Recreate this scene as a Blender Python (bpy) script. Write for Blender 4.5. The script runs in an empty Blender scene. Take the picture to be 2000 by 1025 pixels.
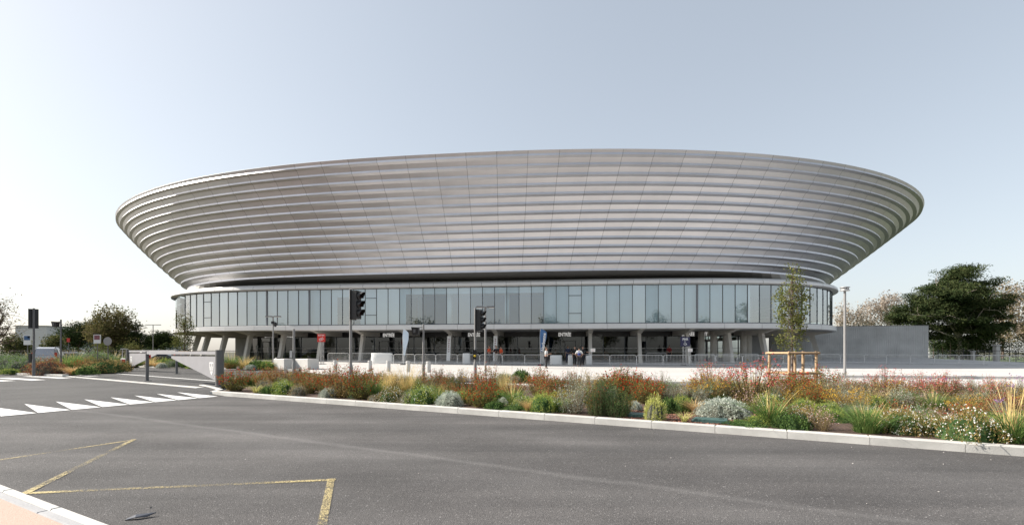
import bpy, math, random
from mathutils import Vector, Matrix
import numpy as np

R = math.radians
scene = bpy.context.scene

# ------------------------------------------------------------------ camera, sky, sun, exposure
FOCAL, HOR, EYE = 950.0, 687.0, 1.5            # calibration of the photograph (2000 px wide)
cam_data = bpy.data.cameras.new("camera")
cam_data.sensor_width = 36.0
cam_data.lens = FOCAL / 2000.0 * 36.0
cam_data.shift_y = (HOR - 512.5) / 2000.0
cam_data.clip_start = 0.1
cam_data.clip_end = 4000.0
cam = bpy.data.objects.new("camera", cam_data)
scene.collection.objects.link(cam)
cam.location = (0, 0, EYE)
cam.rotation_euler = (R(90), 0, 0)
scene.camera = cam

SUN_EL, SUN_AZ = 37.0, 84.0                    # azimuth: degrees from +Y towards -X (the left)
sdir = Vector((-math.sin(R(SUN_AZ)) * math.cos(R(SUN_EL)), math.cos(R(SUN_AZ)) * math.cos(R(SUN_EL)), math.sin(R(SUN_EL))))
world = bpy.data.worlds.new("World")
scene.world = world
world.use_nodes = True
wn = world.node_tree
for n in list(wn.nodes):
    wn.nodes.remove(n)
w_out = wn.nodes.new("ShaderNodeOutputWorld")
w_bg = wn.nodes.new("ShaderNodeBackground")
w_sky = wn.nodes.new("ShaderNodeTexSky")
w_sky.sky_type = 'NISHITA'
w_sky.sun_disc = False
w_sky.sun_elevation = R(SUN_EL)
w_sky.sun_rotation = R(-SUN_AZ)
w_sky.altitude = 10
w_sky.air_density = 1.0
w_sky.dust_density = 1.6
w_sky.ozone_density = 1.0
w_bg.inputs[1].default_value = 0.135
w_hs = wn.nodes.new("ShaderNodeHueSaturation")        # autumn haze: a paler, greyer blue
w_hs.inputs["Saturation"].default_value = 0.70
w_hs.inputs["Hue"].default_value = 0.494
wn.links.new(w_sky.outputs[0], w_hs.inputs["Color"])
w_gm = wn.nodes.new("ShaderNodeGamma")                 # thin haze evens the sky out
w_gm.inputs["Gamma"].default_value = 0.56
wn.links.new(w_hs.outputs["Color"], w_gm.inputs["Color"])
wn.links.new(w_gm.outputs["Color"], w_bg.inputs[0])
wn.links.new(w_bg.outputs[0], w_out.inputs[0])

sun_data = bpy.data.lights.new("sun", 'SUN')
sun_data.energy = 3.2
sun_data.angle = R(0.53)
sun_data.color = (1.0, 0.93, 0.84)
sun = bpy.data.objects.new("sun", sun_data)
scene.collection.objects.link(sun)
sun.rotation_euler = (-sdir).to_track_quat('-Z', 'Y').to_euler()
sun.location = (-60, -10, 40)

vs = scene.view_settings
vs.view_transform = 'Standard'
vs.look = 'None'
vs.exposure = 1.45
vs.gamma = 1.0
vs.use_curve_mapping = False
scene.render.engine = 'CYCLES'
scene.cycles.use_denoising = True
scene.cycles.max_bounces = 8
scene.cycles.transparent_max_bounces = 16
scene.cycles.caustics_reflective = False
scene.cycles.caustics_refractive = False

COL = scene.collection

# ------------------------------------------------------------------ small tools
def spot(px, py, z=0.0):
    """a place on level ground of height z, read off the calibrated photograph"""
    Y = FOCAL * (EYE - z) / (py - HOR)
    return Vector(((px - 1000.0) * Y / FOCAL, Y, z))

def tag(o, label=None, cat=None, group=None, kind=None):
    if label: o["label"] = label
    if cat: o["category"] = cat
    if group: o["group"] = group
    if kind: o["kind"] = kind
    return o

def thing(name, label, cat, loc=(0, 0, 0), rz=0.0, group=None):
    o = bpy.data.objects.new(name, None)
    o.empty_display_size = 0.2
    COL.objects.link(o)
    o.location = loc
    o.rotation_euler = (0, 0, rz)
    return tag(o, label, cat, group)

def add(name, mesh, parent=None, mat=None, world_space=False, loc=None, rot=None, scale=None):
    o = bpy.data.objects.new(name, mesh)
    COL.objects.link(o)
    if mat is not None and len(mesh.materials) == 0:
        mesh.materials.append(mat)
    if loc is not None: o.location = loc
    if rot is not None: o.rotation_euler = rot
    if scale is not None: o.scale = scale
    if parent is not None:
        o.parent = parent
        if world_space:
            m = Matrix.Translation(parent.location) @ parent.rotation_euler.to_matrix().to_4x4()
            o.matrix_parent_inverse = m.inverted()
    return o

def copy_tree(o, parent=None):
    c = o.copy()
    COL.objects.link(c)
    if parent is not None:
        c.parent = parent
    for ch in list(o.children):
        copy_tree(ch, c)
    return c

class MB:
    """collects shapes, then becomes one mesh"""
    def __init__(self):
        self.v, self.f, self.m = [], [], []
        self.mi = 0
    def face(self, *idx):
        self.f.append(tuple(idx)); self.m.append(self.mi)
    def quad(self, a, b, c, d):
        k = len(self.v); self.v += [tuple(a), tuple(b), tuple(c), tuple(d)]
        self.face(k, k + 1, k + 2, k + 3)
    def tri(self, a, b, c):
        k = len(self.v); self.v += [tuple(a), tuple(b), tuple(c)]
        self.face(k, k + 1, k + 2)
    def hexa(self, p):
        """eight corners: four below, four above, both counter-clockwise"""
        k = len(self.v); self.v += [tuple(q) for q in p]
        for f in ((3, 2, 1, 0), (4, 5, 6, 7), (0, 1, 5, 4), (1, 2, 6, 5), (2, 3, 7, 6), (3, 0, 4, 7)):
            self.face(*[k + i for i in f])
    def box(self, c, s, rz=0.0):
        ca, sa = math.cos(rz), math.sin(rz)
        p = []
        for z in (-.5, .5):
            for x, y in ((-.5, -.5), (.5, -.5), (.5, .5), (-.5, .5)):
                X, Y = x * s[0], y * s[1]
                p.append((c[0] + X * ca - Y * sa, c[1] + X * sa + Y * ca, c[2] + z * s[2]))
        self.hexa(p)
    def bevbox(self, c, s, b, rz=0.0):
        """box whose upper edges are chamfered"""
        ca, sa = math.cos(rz), math.sin(rz)
        rings = ((-.5, 0), (.5 - b / s[2], 0), (.5, b))
        k = len(self.v)
        for z, ins in rings:
            for x, y in ((-.5, -.5), (.5, -.5), (.5, .5), (-.5, .5)):
                X, Y = x * s[0] - math.copysign(ins, x), y * s[1] - math.copysign(ins, y)
                self.v.append((c[0] + X * ca - Y * sa, c[1] + X * sa + Y * ca, c[2] + z * s[2]))
        self.face(k + 3, k + 2, k + 1, k)
        for r in (0, 4):
            for i in range(4):
                j = (i + 1) % 4
                self.face(k + r + i, k + r + j, k + r + 4 + j, k + r + 4 + i)
        self.face(k + 8, k + 9, k + 10, k + 11)
    def tube(self, pts, rad, n=8, caps=True):
        pts = [Vector(p) for p in pts]
        if not hasattr(rad, "__len__"): rad = [rad] * len(pts)
        k = len(self.v)
        up = None
        for i, p in enumerate(pts):
            d = (pts[min(i + 1, len(pts) - 1)] - pts[max(i - 1, 0)])
            if d.length < 1e-9: d = Vector((0, 0, 1))
            d.normalize()
            if up is None:
                up = Vector((1, 0, 0)) if abs(d.x) < 0.8 else Vector((0, 1, 0))
            x = (up - d * up.dot(d)).normalized(); y = d.cross(x); up = x
            for j in range(n):
                a = 2 * math.pi * j / n
                q = p + (x * math.cos(a) + y * math.sin(a)) * rad[i]
                self.v.append(tuple(q))
        for i in range(len(pts) - 1):
            for j in range(n):
                a, b = k + i * n + j, k + i * n + (j + 1) % n
                self.face(a, b, b + n, a + n)
        if caps:
            self.face(*[k + j for j in range(n)][::-1])
            e = k + (len(pts) - 1) * n
            self.face(*[e + j for j in range(n)])
    def lathe(self, prof, c=(0, 0, 0), n=16):
        """profile of (radius, z)"""
        k = len(self.v)
        for r, z in prof:
            for j in range(n):
                a = 2 * math.pi * j / n
                self.v.append((c[0] + r * math.cos(a), c[1] + r * math.sin(a), c[2] + z))
        for i in range(len(prof) - 1):
            for j in range(n):
                a, b = k + i * n + j, k + i * n + (j + 1) % n
                self.face(a, b, b + n, a + n)
        self.face(*[k + j for j in range(n)][::-1])
        e = k + (len(prof) - 1) * n
        self.face(*[e + j for j in range(n)])
    def prism(self, poly, ext):
        """a planar polygon pushed along a vector"""
        k = len(self.v); n = len(poly); ext = Vector(ext)
        self.v += [tuple(p) for p in poly] + [tuple(Vector(p) + ext) for p in poly]
        self.face(*[k + i for i in range(n)][::-1])
        self.face(*[k + n + i for i in range(n)])
        for i in range(n):
            j = (i + 1) % n
            self.face(k + i, k + j, k + n + j, k + n + i)
    def ball(self, c, r, n=10, m=7):
        if not hasattr(r, "__len__"): r = (r, r, r)
        k = len(self.v)
        for i in range(1, m):
            t = math.pi * i / m
            for j in range(n):
                a = 2 * math.pi * j / n
                self.v.append((c[0] + r[0] * math.sin(t) * math.cos(a), c[1] + r[1] * math.sin(t) * math.sin(a), c[2] - r[2] * math.cos(t)))
        b0 = len(self.v); self.v += [(c[0], c[1], c[2] - r[2]), (c[0], c[1], c[2] + r[2])]
        for i in range(m - 2):
            for j in range(n):
                a, b = k + i * n + j, k + i * n + (j + 1) % n
                self.face(a, b, b + n, a + n)
        for j in range(n):
            self.face(b0, k + (j + 1) % n, k + j)
            e = k + (m - 2) * n
            self.face(b0 + 1, e + j, e + (j + 1) % n)
    def mesh(self, name, mats=None, smooth=False):
        me = bpy.data.meshes.new(name)
        me.from_pydata(self.v, [], self.f)
        if mats:
            for q in (mats if isinstance(mats, (list, tuple)) else [mats]):
                me.materials.append(q)
        me.polygons.foreach_set("material_index", self.m)
        if smooth:
            me.polygons.foreach_set("use_smooth", [True] * len(self.f))
        me.update()
        return me
    def build(self, name, mat, parent=None, world_space=True, smooth=False, **kw):
        return add(name, self.mesh(name, mat, smooth), parent, None, world_space, **kw)

def auto_smooth(me, deg=35):
    """smooth faces, sharp edges where they meet steeply"""
    me.polygons.foreach_set("use_smooth", [True] * len(me.polygons))
    if hasattr(me, "set_sharp_from_angle"):
        me.set_sharp_from_angle(angle=R(deg))
    return me

# ------------------------------------------------------------------ materials (all procedural)
MATS = {}
def mat(name, col, rough=0.6, metal=0.0, var=0.0, scale=4.0, bump=0.0, bscale=40.0, spec=0.5, rnd=0.0, coord="Object", col2=None, detail=4.0):
    """principled surface: base colour, noise variation between col and col2 (or darker/lighter), fine bump, per-object variation"""
    if name in MATS: return MATS[name]
    m = bpy.data.materials.new(name); m.use_nodes = True
    nt = m.node_tree; L = nt.links
    bs = nt.nodes["Principled BSDF"]
    bs.inputs["Roughness"].default_value = rough
    bs.inputs["Metallic"].default_value = metal
    bs.inputs["Specular IOR Level"].default_value = spec
    c = (*col, 1.0)
    bs.inputs["Base Color"].default_value = c
    sock = None
    if var > 0 or col2 is not None:
        tc = nt.nodes.new("ShaderNodeTexCoord")
        no = nt.nodes.new("ShaderNodeTexNoise"); no.inputs["Scale"].default_value = scale; no.inputs["Detail"].default_value = detail
        no.inputs["Roughness"].default_value = 0.6
        L.new(tc.outputs[coord], no.inputs["Vector"])
        rp = nt.nodes.new("ShaderNodeValToRGB")
        rp.color_ramp.elements[0].position = 0.3; rp.color_ramp.elements[1].position = 0.7
        if col2 is None:
            rp.color_ramp.elements[0].color = (*[x * (1 - var) for x in col], 1)
            rp.color_ramp.elements[1].color = (*[min(1, x * (1 + var)) for x in col], 1)
        else:
            rp.color_ramp.elements[0].color = c
            rp.color_ramp.elements[1].color = (*col2, 1)
        L.new(no.outputs["Fac"], rp.inputs["Fac"])
        sock = rp.outputs["Color"]
    if rnd > 0:
        oi = nt.nodes.new("ShaderNodeObjectInfo")
        mr = nt.nodes.new("ShaderNodeMapRange"); mr.inputs["To Min"].default_value = 1 - rnd; mr.inputs["To Max"].default_value = 1 + rnd
        L.new(oi.outputs["Random"], mr.inputs["Value"])
        hs = nt.nodes.new("ShaderNodeHueSaturation")
        hs.inputs["Color"].default_value = c
        L.new(mr.outputs["Result"], hs.inputs["Value"])
        if sock is not None: L.new(sock, hs.inputs["Color"])
        sock = hs.outputs["Color"]
    if sock is not None: L.new(sock, bs.inputs["Base Color"])
    if bump > 0:
        tc = nt.nodes.new("ShaderNodeTexCoord")
        nb = nt.nodes.new("ShaderNodeTexNoise"); nb.inputs["Scale"].default_value = bscale; nb.inputs["Detail"].default_value = 3
        L.new(tc.outputs[coord], nb.inputs["Vector"])
        bp = nt.nodes.new("ShaderNodeBump"); bp.inputs["Strength"].default_value = bump; bp.inputs["Distance"].default_value = 0.02
        L.new(nb.outputs["Fac"], bp.inputs["Height"]); L.new(bp.outputs["Normal"], bs.inputs["Normal"])
    MATS[name] = m
    return m

def leafmat(name, col, col2=None, trans=0.3, rnd=0.12, scale=6.0):
    """thin leaf: diffuse and translucent, colour mottled from leaf to leaf and plant to plant"""
    if name in MATS: return MATS[name]
    m = bpy.data.materials.new(name); m.use_nodes = True
    nt = m.node_tree; L = nt.links
    for n in list(nt.nodes): nt.nodes.remove(n)
    out = nt.nodes.new("ShaderNodeOutputMaterial")
    tc = nt.nodes.new("ShaderNodeTexCoord")
    no = nt.nodes.new("ShaderNodeTexNoise"); no.inputs["Scale"].default_value = scale; no.inputs["Detail"].default_value = 5
    L.new(tc.outputs["Object"], no.inputs["Vector"])
    rp = nt.nodes.new("ShaderNodeValToRGB")
    rp.color_ramp.elements[0].position = 0.36; rp.color_ramp.elements[1].position = 0.64
    c2 = col2 or tuple(min(1, x * 1.6) for x in col)
    rp.color_ramp.elements[0].color = (*col, 1); rp.color_ramp.elements[1].color = (*c2, 1)
    L.new(no.outputs["Fac"], rp.inputs["Fac"])
    oi = nt.nodes.new("ShaderNodeObjectInfo")
    mr = nt.nodes.new("ShaderNodeMapRange"); mr.inputs["To Min"].default_value = 1 - rnd; mr.inputs["To Max"].default_value = 1 + rnd
    L.new(oi.outputs["Random"], mr.inputs["Value"])
    hs = nt.nodes.new("ShaderNodeHueSaturation")
    L.new(mr.outputs["Result"], hs.inputs["Value"]); L.new(rp.outputs["Color"], hs.inputs["Color"])
    d = nt.nodes.new("ShaderNodeBsdfDiffuse"); t = nt.nodes.new("ShaderNodeBsdfTranslucent")
    L.new(hs.outputs["Color"], d.inputs["Color"]); L.new(hs.outputs["Color"], t.inputs["Color"])
    mx = nt.nodes.new("ShaderNodeMixShader"); mx.inputs[0].default_value = trans
    L.new(d.outputs[0], mx.inputs[1]); L.new(t.outputs[0], mx.inputs[2])
    L.new(mx.outputs[0], out.inputs["Surface"])
    MATS[name] = m
    return m

def glassmat(name, tint, refl, rough=0.0):
    """window glass: part mirror, part clear tint, more mirror at grazing angles"""
    if name in MATS: return MATS[name]
    m = bpy.data.materials.new(name); m.use_nodes = True
    nt = m.node_tree; L = nt.links
    for n in list(nt.nodes): nt.nodes.remove(n)
    out = nt.nodes.new("ShaderNodeOutputMaterial")
    tr = nt.nodes.new("ShaderNodeBsdfTransparent"); tr.inputs[0].default_value = (*tint, 1)
    gl = nt.nodes.new("ShaderNodeBsdfGlossy"); gl.inputs["Roughness"].default_value = rough; gl.inputs["Color"].default_value = (.95, .98, 1, 1)
    lw = nt.nodes.new("ShaderNodeFresnel"); lw.inputs["IOR"].default_value = 1.5
    ad = nt.nodes.new("ShaderNodeMath"); ad.operation = 'ADD'; ad.use_clamp = True; ad.inputs[1].default_value = refl
    L.new(lw.outputs[0], ad.inputs[0])
    oi = nt.nodes.new("ShaderNodeObjectInfo"); mr = nt.nodes.new("ShaderNodeMapRange")
    mr.inputs["To Min"].default_value = refl * .75; mr.inputs["To Max"].default_value = refl * 1.3
    L.new(oi.outputs["Random"], mr.inputs["Value"]); L.new(mr.outputs["Result"], ad.inputs[1])
    mx = nt.nodes.new("ShaderNodeMixShader")
    L.new(ad.outputs[0], mx.inputs[0]); L.new(tr.outputs[0], mx.inputs[1]); L.new(gl.outputs[0], mx.inputs[2])
    L.new(mx.outputs[0], out.inputs["Surface"])
    MATS[name] = m
    return m

def asphalt(name, base, light, track=True):
    if name in MATS: return MATS[name]
    m = bpy.data.materials.new(name); m.use_nodes = True
    nt = m.node_tree; L = nt.links; N = nt.nodes.new
    bs = nt.nodes["Principled BSDF"]
    tc = N("ShaderNodeTexCoord")
    def noise(scale, detail, rough=.6, vec=None):
        n = N("ShaderNodeTexNoise"); n.inputs["Scale"].default_value = scale; n.inputs["Detail"].default_value = detail; n.inputs["Roughness"].default_value = rough
        L.new(vec or tc.outputs["Object"], n.inputs["Vector"]); return n
    def ramp(src, p0, p1, c0, c1):
        r = N("ShaderNodeValToRGB"); r.color_ramp.elements[0].position = p0; r.color_ramp.elements[1].position = p1
        r.color_ramp.elements[0].color = (*c0, 1); r.color_ramp.elements[1].color = (*c1, 1)
        L.new(src, r.inputs["Fac"]); return r
    def mix(kind, fac, a, b):
        x = N("ShaderNodeMix"); x.data_type = 'RGBA'; x.blend_type = kind
        if isinstance(fac, float): x.inputs["Factor"].default_value = fac
        else: L.new(fac, x.inputs["Factor"])
        L.new(a, x.inputs["A"]); L.new(b, x.inputs["B"]); return x.outputs["Result"]
    big = ramp(noise(0.35, 5).outputs["Fac"], .3, .7, [b * .74 for b in base], [b * 1.24 for b in base])
    # stone speckle of the wearing course
    vo = N("ShaderNodeTexVoronoi"); vo.inputs["Scale"].default_value = 90; L.new(tc.outputs["Object"], vo.inputs["Vector"])
    bw = N("ShaderNodeSeparateColor"); L.new(vo.outputs["Color"], bw.inputs[0])
    sp = ramp(bw.outputs[0], 0.0, 1.0, (.7, .7, .7), (1.3, 1.29, 1.28))
    c = mix('MULTIPLY', 1.0, big.outputs["Color"], sp.outputs["Color"])
    fl = ramp(bw.outputs[1], .975, .99, (0, 0, 0), (.8, .8, .8))
    lt = N("ShaderNodeRGB"); lt.outputs[0].default_value = (*light, 1)
    c = mix('MIX', fl.outputs["Color"], c, lt.outputs[0])
    if track:
        # polished wheel tracks and the pale seam between lanes, running with the street
        mp = N("ShaderNodeMapping"); mp.inputs["Rotation"].default_value = (0, 0, R(29.2)); mp.inputs["Scale"].default_value = (0.04, 0.55, 1)
        L.new(tc.outputs["Object"], mp.inputs["Vector"])
        tn = noise(1.6, 3, .55, mp.outputs["Vector"])
        tr = ramp(tn.outputs["Fac"], .40, .66, (.86, .86, .87), (1.32, 1.3, 1.3))
        c = mix('MULTIPLY', 1.0, c, tr.outputs["Color"])
        sx = N("ShaderNodeSeparateXYZ"); mp2 = N("ShaderNodeMapping"); mp2.inputs["Rotation"].default_value = (0, 0, R(29.2))
        L.new(tc.outputs["Object"], mp2.inputs["Vector"]); L.new(mp2.outputs["Vector"], sx.inputs[0])
        wob = noise(.5, 3)
        ws = N("ShaderNodeMath"); ws.operation = 'MULTIPLY_ADD'; ws.inputs[1].default_value = .35; L.new(wob.outputs["Fac"], ws.inputs[0]); L.new(sx.outputs["Y"], ws.inputs[2])
        for pos, wd, k in ((5.5, .12, .45), (5.1, .8, .30), (7.6, .7, .14), (3.2, .7, .12)):
            s1 = N("ShaderNodeMath"); s1.operation = 'SUBTRACT'; s1.inputs[1].default_value = pos + .17; L.new(ws.outputs[0], s1.inputs[0])
            s2 = N("ShaderNodeMath"); s2.operation = 'ABSOLUTE'; L.new(s1.outputs[0], s2.inputs[0])
            s3 = N("ShaderNodeMapRange"); s3.inputs["From Min"].default_value = 0; s3.inputs["From Max"].default_value = wd
            s3.inputs["To Min"].default_value = k; s3.inputs["To Max"].default_value = 0; L.new(s2.outputs[0], s3.inputs["Value"])
            c = mix('MIX', s3.outputs["Result"], c, lt.outputs[0]) if k > 1 else mix('ADD', s3.outputs["Result"], c, big.outputs["Color"])
    L.new(c, bs.inputs["Base Color"])
    bs.inputs["Roughness"].default_value = .82
    bs.inputs["Specular IOR Level"].default_value = .35
    bp = N("ShaderNodeBump"); bp.inputs["Strength"].default_value = .5; bp.inputs["Distance"].default_value = .012
    L.new(vo.outputs["Distance"], bp.inputs["Height"]); L.new(bp.outputs["Normal"], bs.inputs["Normal"])
    MATS[name] = m
    return m

def worn_paint(name, col, keep=.55, scale=26.0):
    """road paint rubbed off the stones: paint shows between clear gaps where the asphalt below is seen"""
    m = bpy.data.materials.new(name); m.use_nodes = True
    nt = m.node_tree; L = nt.links; N = nt.nodes.new
    bs = nt.nodes["Principled BSDF"]; bs.inputs["Base Color"].default_value = (*col, 1); bs.inputs["Roughness"].default_value = .7
    tc = N("ShaderNodeTexCoord")
    n1 = N("ShaderNodeTexNoise"); n1.inputs["Scale"].default_value = scale; n1.inputs["Detail"].default_value = 6; n1.inputs["Roughness"].default_value = .8
    n2 = N("ShaderNodeTexNoise"); n2.inputs["Scale"].default_value = 1.3; n2.inputs["Detail"].default_value = 3
    L.new(tc.outputs["Object"], n1.inputs["Vector"]); L.new(tc.outputs["Object"], n2.inputs["Vector"])
    a = N("ShaderNodeMath"); a.operation = 'MULTIPLY_ADD'; a.inputs[1].default_value = .45; L.new(n2.outputs["Fac"], a.inputs[0]); L.new(n1.outputs["Fac"], a.inputs[2])
    r = N("ShaderNodeMapRange"); r.inputs["From Min"].default_value = .98 - keep * .5; r.inputs["From Max"].default_value = 1.10 - keep * .5
    L.new(a.outputs[0], r.inputs["Value"])
    tr = N("ShaderNodeBsdfTransparent"); mx = N("ShaderNodeMixShader")
    L.new(r.outputs["Result"], mx.inputs[0]); L.new(tr.outputs[0], mx.inputs[1]); L.new(bs.outputs[0], mx.inputs[2])
    L.new(mx.outputs[0], nt.nodes["Material Output"].inputs["Surface"])
    return m

M_ASPH = asphalt("asphalt", (.077, .0745, .073), (.22, .215, .21))
M_ASPH2 = asphalt("asphalt table", (.066, .065, .064), (.2, .2, .19), track=False)
M_KERB = mat("kerb concrete", (.53, .52, .49), .85, var=.24, scale=1.3, bump=.25, bscale=60, rnd=.07)
M_CONC = mat("pale plaza concrete", (.50, .485, .465), .85, var=.07, scale=.5, bump=.1, bscale=30)
M_GREYCONC = mat("grey board concrete", (.27, .27, .265), .85, var=.14, scale=.9, bump=.2, bscale=25)
M_WALLCONC = mat("grey corduroy concrete", (.54, .535, .52), .85, var=.18, scale=.7, bump=.15, bscale=30)
M_COLCONC = mat("column concrete", (.50, .475, .43), .75, var=.07, scale=1.4, bump=.08)
M_PINK = mat("pink exposed aggregate", (.40, .25, .195), .85, col2=(.52, .385, .32), scale=120, bump=.3, bscale=120)
M_WHITEPAINT = mat("white road paint", (.72, .72, .70), .7, var=.12, scale=7, bump=.15, bscale=60)
M_YELLOW = worn_paint("worn yellow paint", (.50, .41, .20), .55, 60.0)
M_SOIL = mat("bark mulch soil", (.060, .040, .030), .95, col2=(.12, .072, .052), scale=18, bump=.8, bscale=60)
M_GREYMETAL = mat("grey painted steel", (.11, .11, .112), .45, var=.06, scale=6)
M_LIGHTMETAL = mat("galvanised steel", (.50, .50, .50), .42, metal=.7, var=.1, scale=9)
M_WHITEMETAL = mat("white coated steel", (.62, .62, .61), .5, var=.05, scale=5)
M_BARRIER = mat("galvanised barrier tube", (.66, .66, .65), .45, metal=.25, var=.08, scale=8)
M_BLACK = mat("black plastic", (.012, .012, .013), .45)
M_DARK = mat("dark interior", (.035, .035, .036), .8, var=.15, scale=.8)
M_RED = mat("red sign film", (.55, .03, .02), .5)
M_NAVY = mat("navy sign film", (.02, .02, .07), .5)
M_WHITE = mat("white film", (.78, .78, .76), .55)
M_BLUEFLAG = mat("blue flag cloth", (.045, .12, .27), .75, var=.15, scale=3)
M_WHITEFLAG = mat("white flag cloth", (.66, .70, .74), .75, col2=(.42, .55, .68), scale=1.2)
M_WOOD = mat("stake wood", (.42, .29, .17), .8, var=.2, scale=8)
M_BARK = mat("tree bark", (.15, .11, .085), .95, var=.3, scale=7, bump=.6, bscale=14)
M_PALEBARK = mat("pale bark", (.34, .29, .25), .9, var=.25, scale=5, bump=.3, bscale=14)
# ================================================================== the setting
E1 = Vector((-.8726, .4883, 0)); E2 = Vector((.4883, .8726, 0))      # along the street (to the left), across it (to the arena)
def street(s, t, z=0.0):
    """s metres leftwards along the street, t metres across it from the camera"""
    p = E1 * s + E2 * t
    return Vector((p.x, p.y, z))
KERB_T = 9.69
TABLE_Z = 0.10

def sheet(name, pts, m, kind="structure", parent=None):
    b = MB(); k = len(b.v); b.v += [tuple(p) for p in pts]; b.face(*range(len(pts)))
    o = b.build(name, m, parent)
    if kind: o["kind"] = kind
    return o

M_GROUND = mat("dry grass ground", (.055, .06, .032), .95, col2=(.11, .10, .06), scale=.15, bump=.2, bscale=4)
sheet("ground", [(-1500, -900, -.03), (1500, -900, -.03), (1500, 2500, -.03), (-1500, 2500, -.03)], M_GROUND)
road = sheet("road", [(-75, -45, 0), (90, -45, 0), (90, 46, 0), (-75, 46, 0)], M_ASPH)

# raised table with its ramp
tri0, tri1 = Vector((-11.86, 11.26, 0)), Vector((-9.91, 16.32, 0))
tdir = (tri1 - tri0).normalized()
RA, RB = tri0 - tdir * 5.2, tri1 + tdir * 1.3
RAMP = E1 * 2.0
b = MB()
a0, b0 = RA.copy(), RB.copy(); a1, b1 = RA + RAMP, RB + RAMP
for p in (a0, b0): p.z = .004
for p in (a1, b1): p.z = TABLE_Z
b.quad(a0, b0, b1, a1)
table_pts = [a1, b1, spot(440, 752, TABLE_Z), spot(560, 735, TABLE_Z), spot(560, 717, TABLE_Z), spot(130, 719, TABLE_Z), spot(-60, 727, TABLE_Z), (-62, 34, TABLE_Z), (-34, 6, TABLE_Z)]
k = len(b.v); b.v += [tuple(p) for p in table_pts]; b.face(*range(k, k + len(table_pts)))
tb = b.build("speed_table", M_ASPH2); tb["kind"] = "structure"
# shark-tooth triangles on the ramp
for i in range(-4, 9):
    p0 = RA.lerp(RB, 0)
    s0 = 5.2 + .02 + i * .685
    A = RA + tdir * s0; B = RA + tdir * (s0 + .66)
    C = RA + tdir * (s0 + .30) + RAMP * .95
    if s0 + .66 > (RB - RA).length - .95 or s0 < 0: continue
    def up(p, f): return (p.x, p.y, .004 + (TABLE_Z - .004) * f + .005)
    m_ = MB(); m_.tri(up(A, 0.02), up(B, 0.02), up(C, .95)); m_.build("painted_triangle", M_WHITEPAINT, tb)
# zebra bars on the table
for (xa, ya, xb, yb) in ((-62, 741, 18, 743.5), (4, 737.6, 76, 741.8), (56, 734.2, 128, 738), (118, 731, 183, 734)):
    A = spot(xa, ya, TABLE_Z + .005); B = spot(xb, yb, TABLE_Z + .005)
    d = (B - A).normalized(); nrm = Vector((-d.y, d.x, 0)) * .27
    m_ = MB(); m_.quad(A - nrm, B - nrm, B + nrm, A + nrm); m_.build("zebra_bar", M_WHITEPAINT, tb)

# yellow zigzag of the bus stop
zig = [Vector((-9.2, 5.9, .006)), Vector((-6.45, 8.28, .006)), Vector((-5.16, 5.16, .006)), Vector((-2.12, 5.70, .006)), Vector((-1.45, 3.60, .006))]
zig[0] = spot(-60, 906, .006)
for i in range(len(zig) - 1):
    A, B = zig[i], zig[i + 1]
    d = (B - A).normalized(); w = Vector((-d.y, d.x, 0)) * .04
    A2, B2 = A - d * .05, B + d * .05
    m_ = MB(); dz = Vector((0, 0, .003 * (i % 2)))
    m_.quad(A2 - w + dz, B2 - w + dz, B2 + w + dz, A2 + w + dz); m_.build("zigzag_line", M_YELLOW, road)

# ---- kerbs: stones one by one
def kerb_run(parent, p, q, width, height, step, base=0.0, rnd_seed=1, m=M_KERB, name="kerb_stone", gap=.007):
    p, q = Vector(p), Vector(q)
    d = q - p; L = d.length; d.normalize(); rz = math.atan2(d.y, d.x)
    n = max(1, round(L / step)); st = L / n
    bb = MB(); bb.bevbox((0, 0, height / 2), (st - gap, width, height), min(.014, height * .3)); me = bb.mesh(name, m)
    rg = random.Random(rnd_seed)
    for i in range(n):
        c = p + d * (st * (i + .5))
        add(name, me, parent, None, False, loc=(c.x, c.y, base - .002 + rg.uniform(-.003, .003)), rot=(0, 0, rz + rg.uniform(-.003, .003)))

def kerb_path(parent, pts, width, height, step, base=0.0):
    for i in range(len(pts) - 1):
        kerb_run(parent, pts[i], pts[i + 1], width, height, step, base, i)

# near pavement, bottom left
pav = sheet("pavement", [street(-12, -6, .12), street(60, -6, .12), street(60, 1.645, .12), street(-12, 1.645, .12)], M_PINK)
kerb_run(pav, street(-6, 1.785, 0), street(30, 1.785, 0), .085, .125, 1.16, 0, 3)
M_GUTTER = mat("pale channel concrete", (.34, .34, .345), .85, var=.1, scale=2, bump=.2)
kerb_run(pav, street(-6, 1.695, 0), street(30, 1.695, 0), .09, .122, 1.16, 0, 4, M_GUTTER, "channel_stone")

# front planting bed and its kerb
BED_Z = .12
k_end = street(17.4, KERB_T)
bend = [Vector((k_end.x, k_end.y, 0)), spot(432, 766.5, 0), spot(412, 760.5, 0), spot(393, 756.5, 0)]
bed_pts = [street(-14, KERB_T + .08), street(17.2, KERB_T + .08), Vector((bend[1].x + .3, bend[1].y + .12, 0)), Vector((bend[2].x + 1.4, bend[2].y + .4, 0)), spot(448, 744), spot(500, 740), spot(1020, 757), spot(1320, 764), Vector((24, 14.5, 0)), Vector((34, 8, 0))]
bed = sheet("planting_bed", [(p[0], p[1], BED_Z) for p in bed_pts], M_SOIL)
kerb_run(bed, street(-14, KERB_T + .08), street(17.4, KERB_T + .08), .17, .14, 1.16, 0, 8)
kerb_path(bed, [bend[0], bend[1], bend[2], bend[3]], .17, .13, .8)
bb_ = [spot(445, 746), spot(500, 740.5), spot(1020, 757.5), spot(1320, 764.5), Vector((24, 14.6, 0))]
kerb_path(bed, bb_, .18, .15, 1.1)
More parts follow.
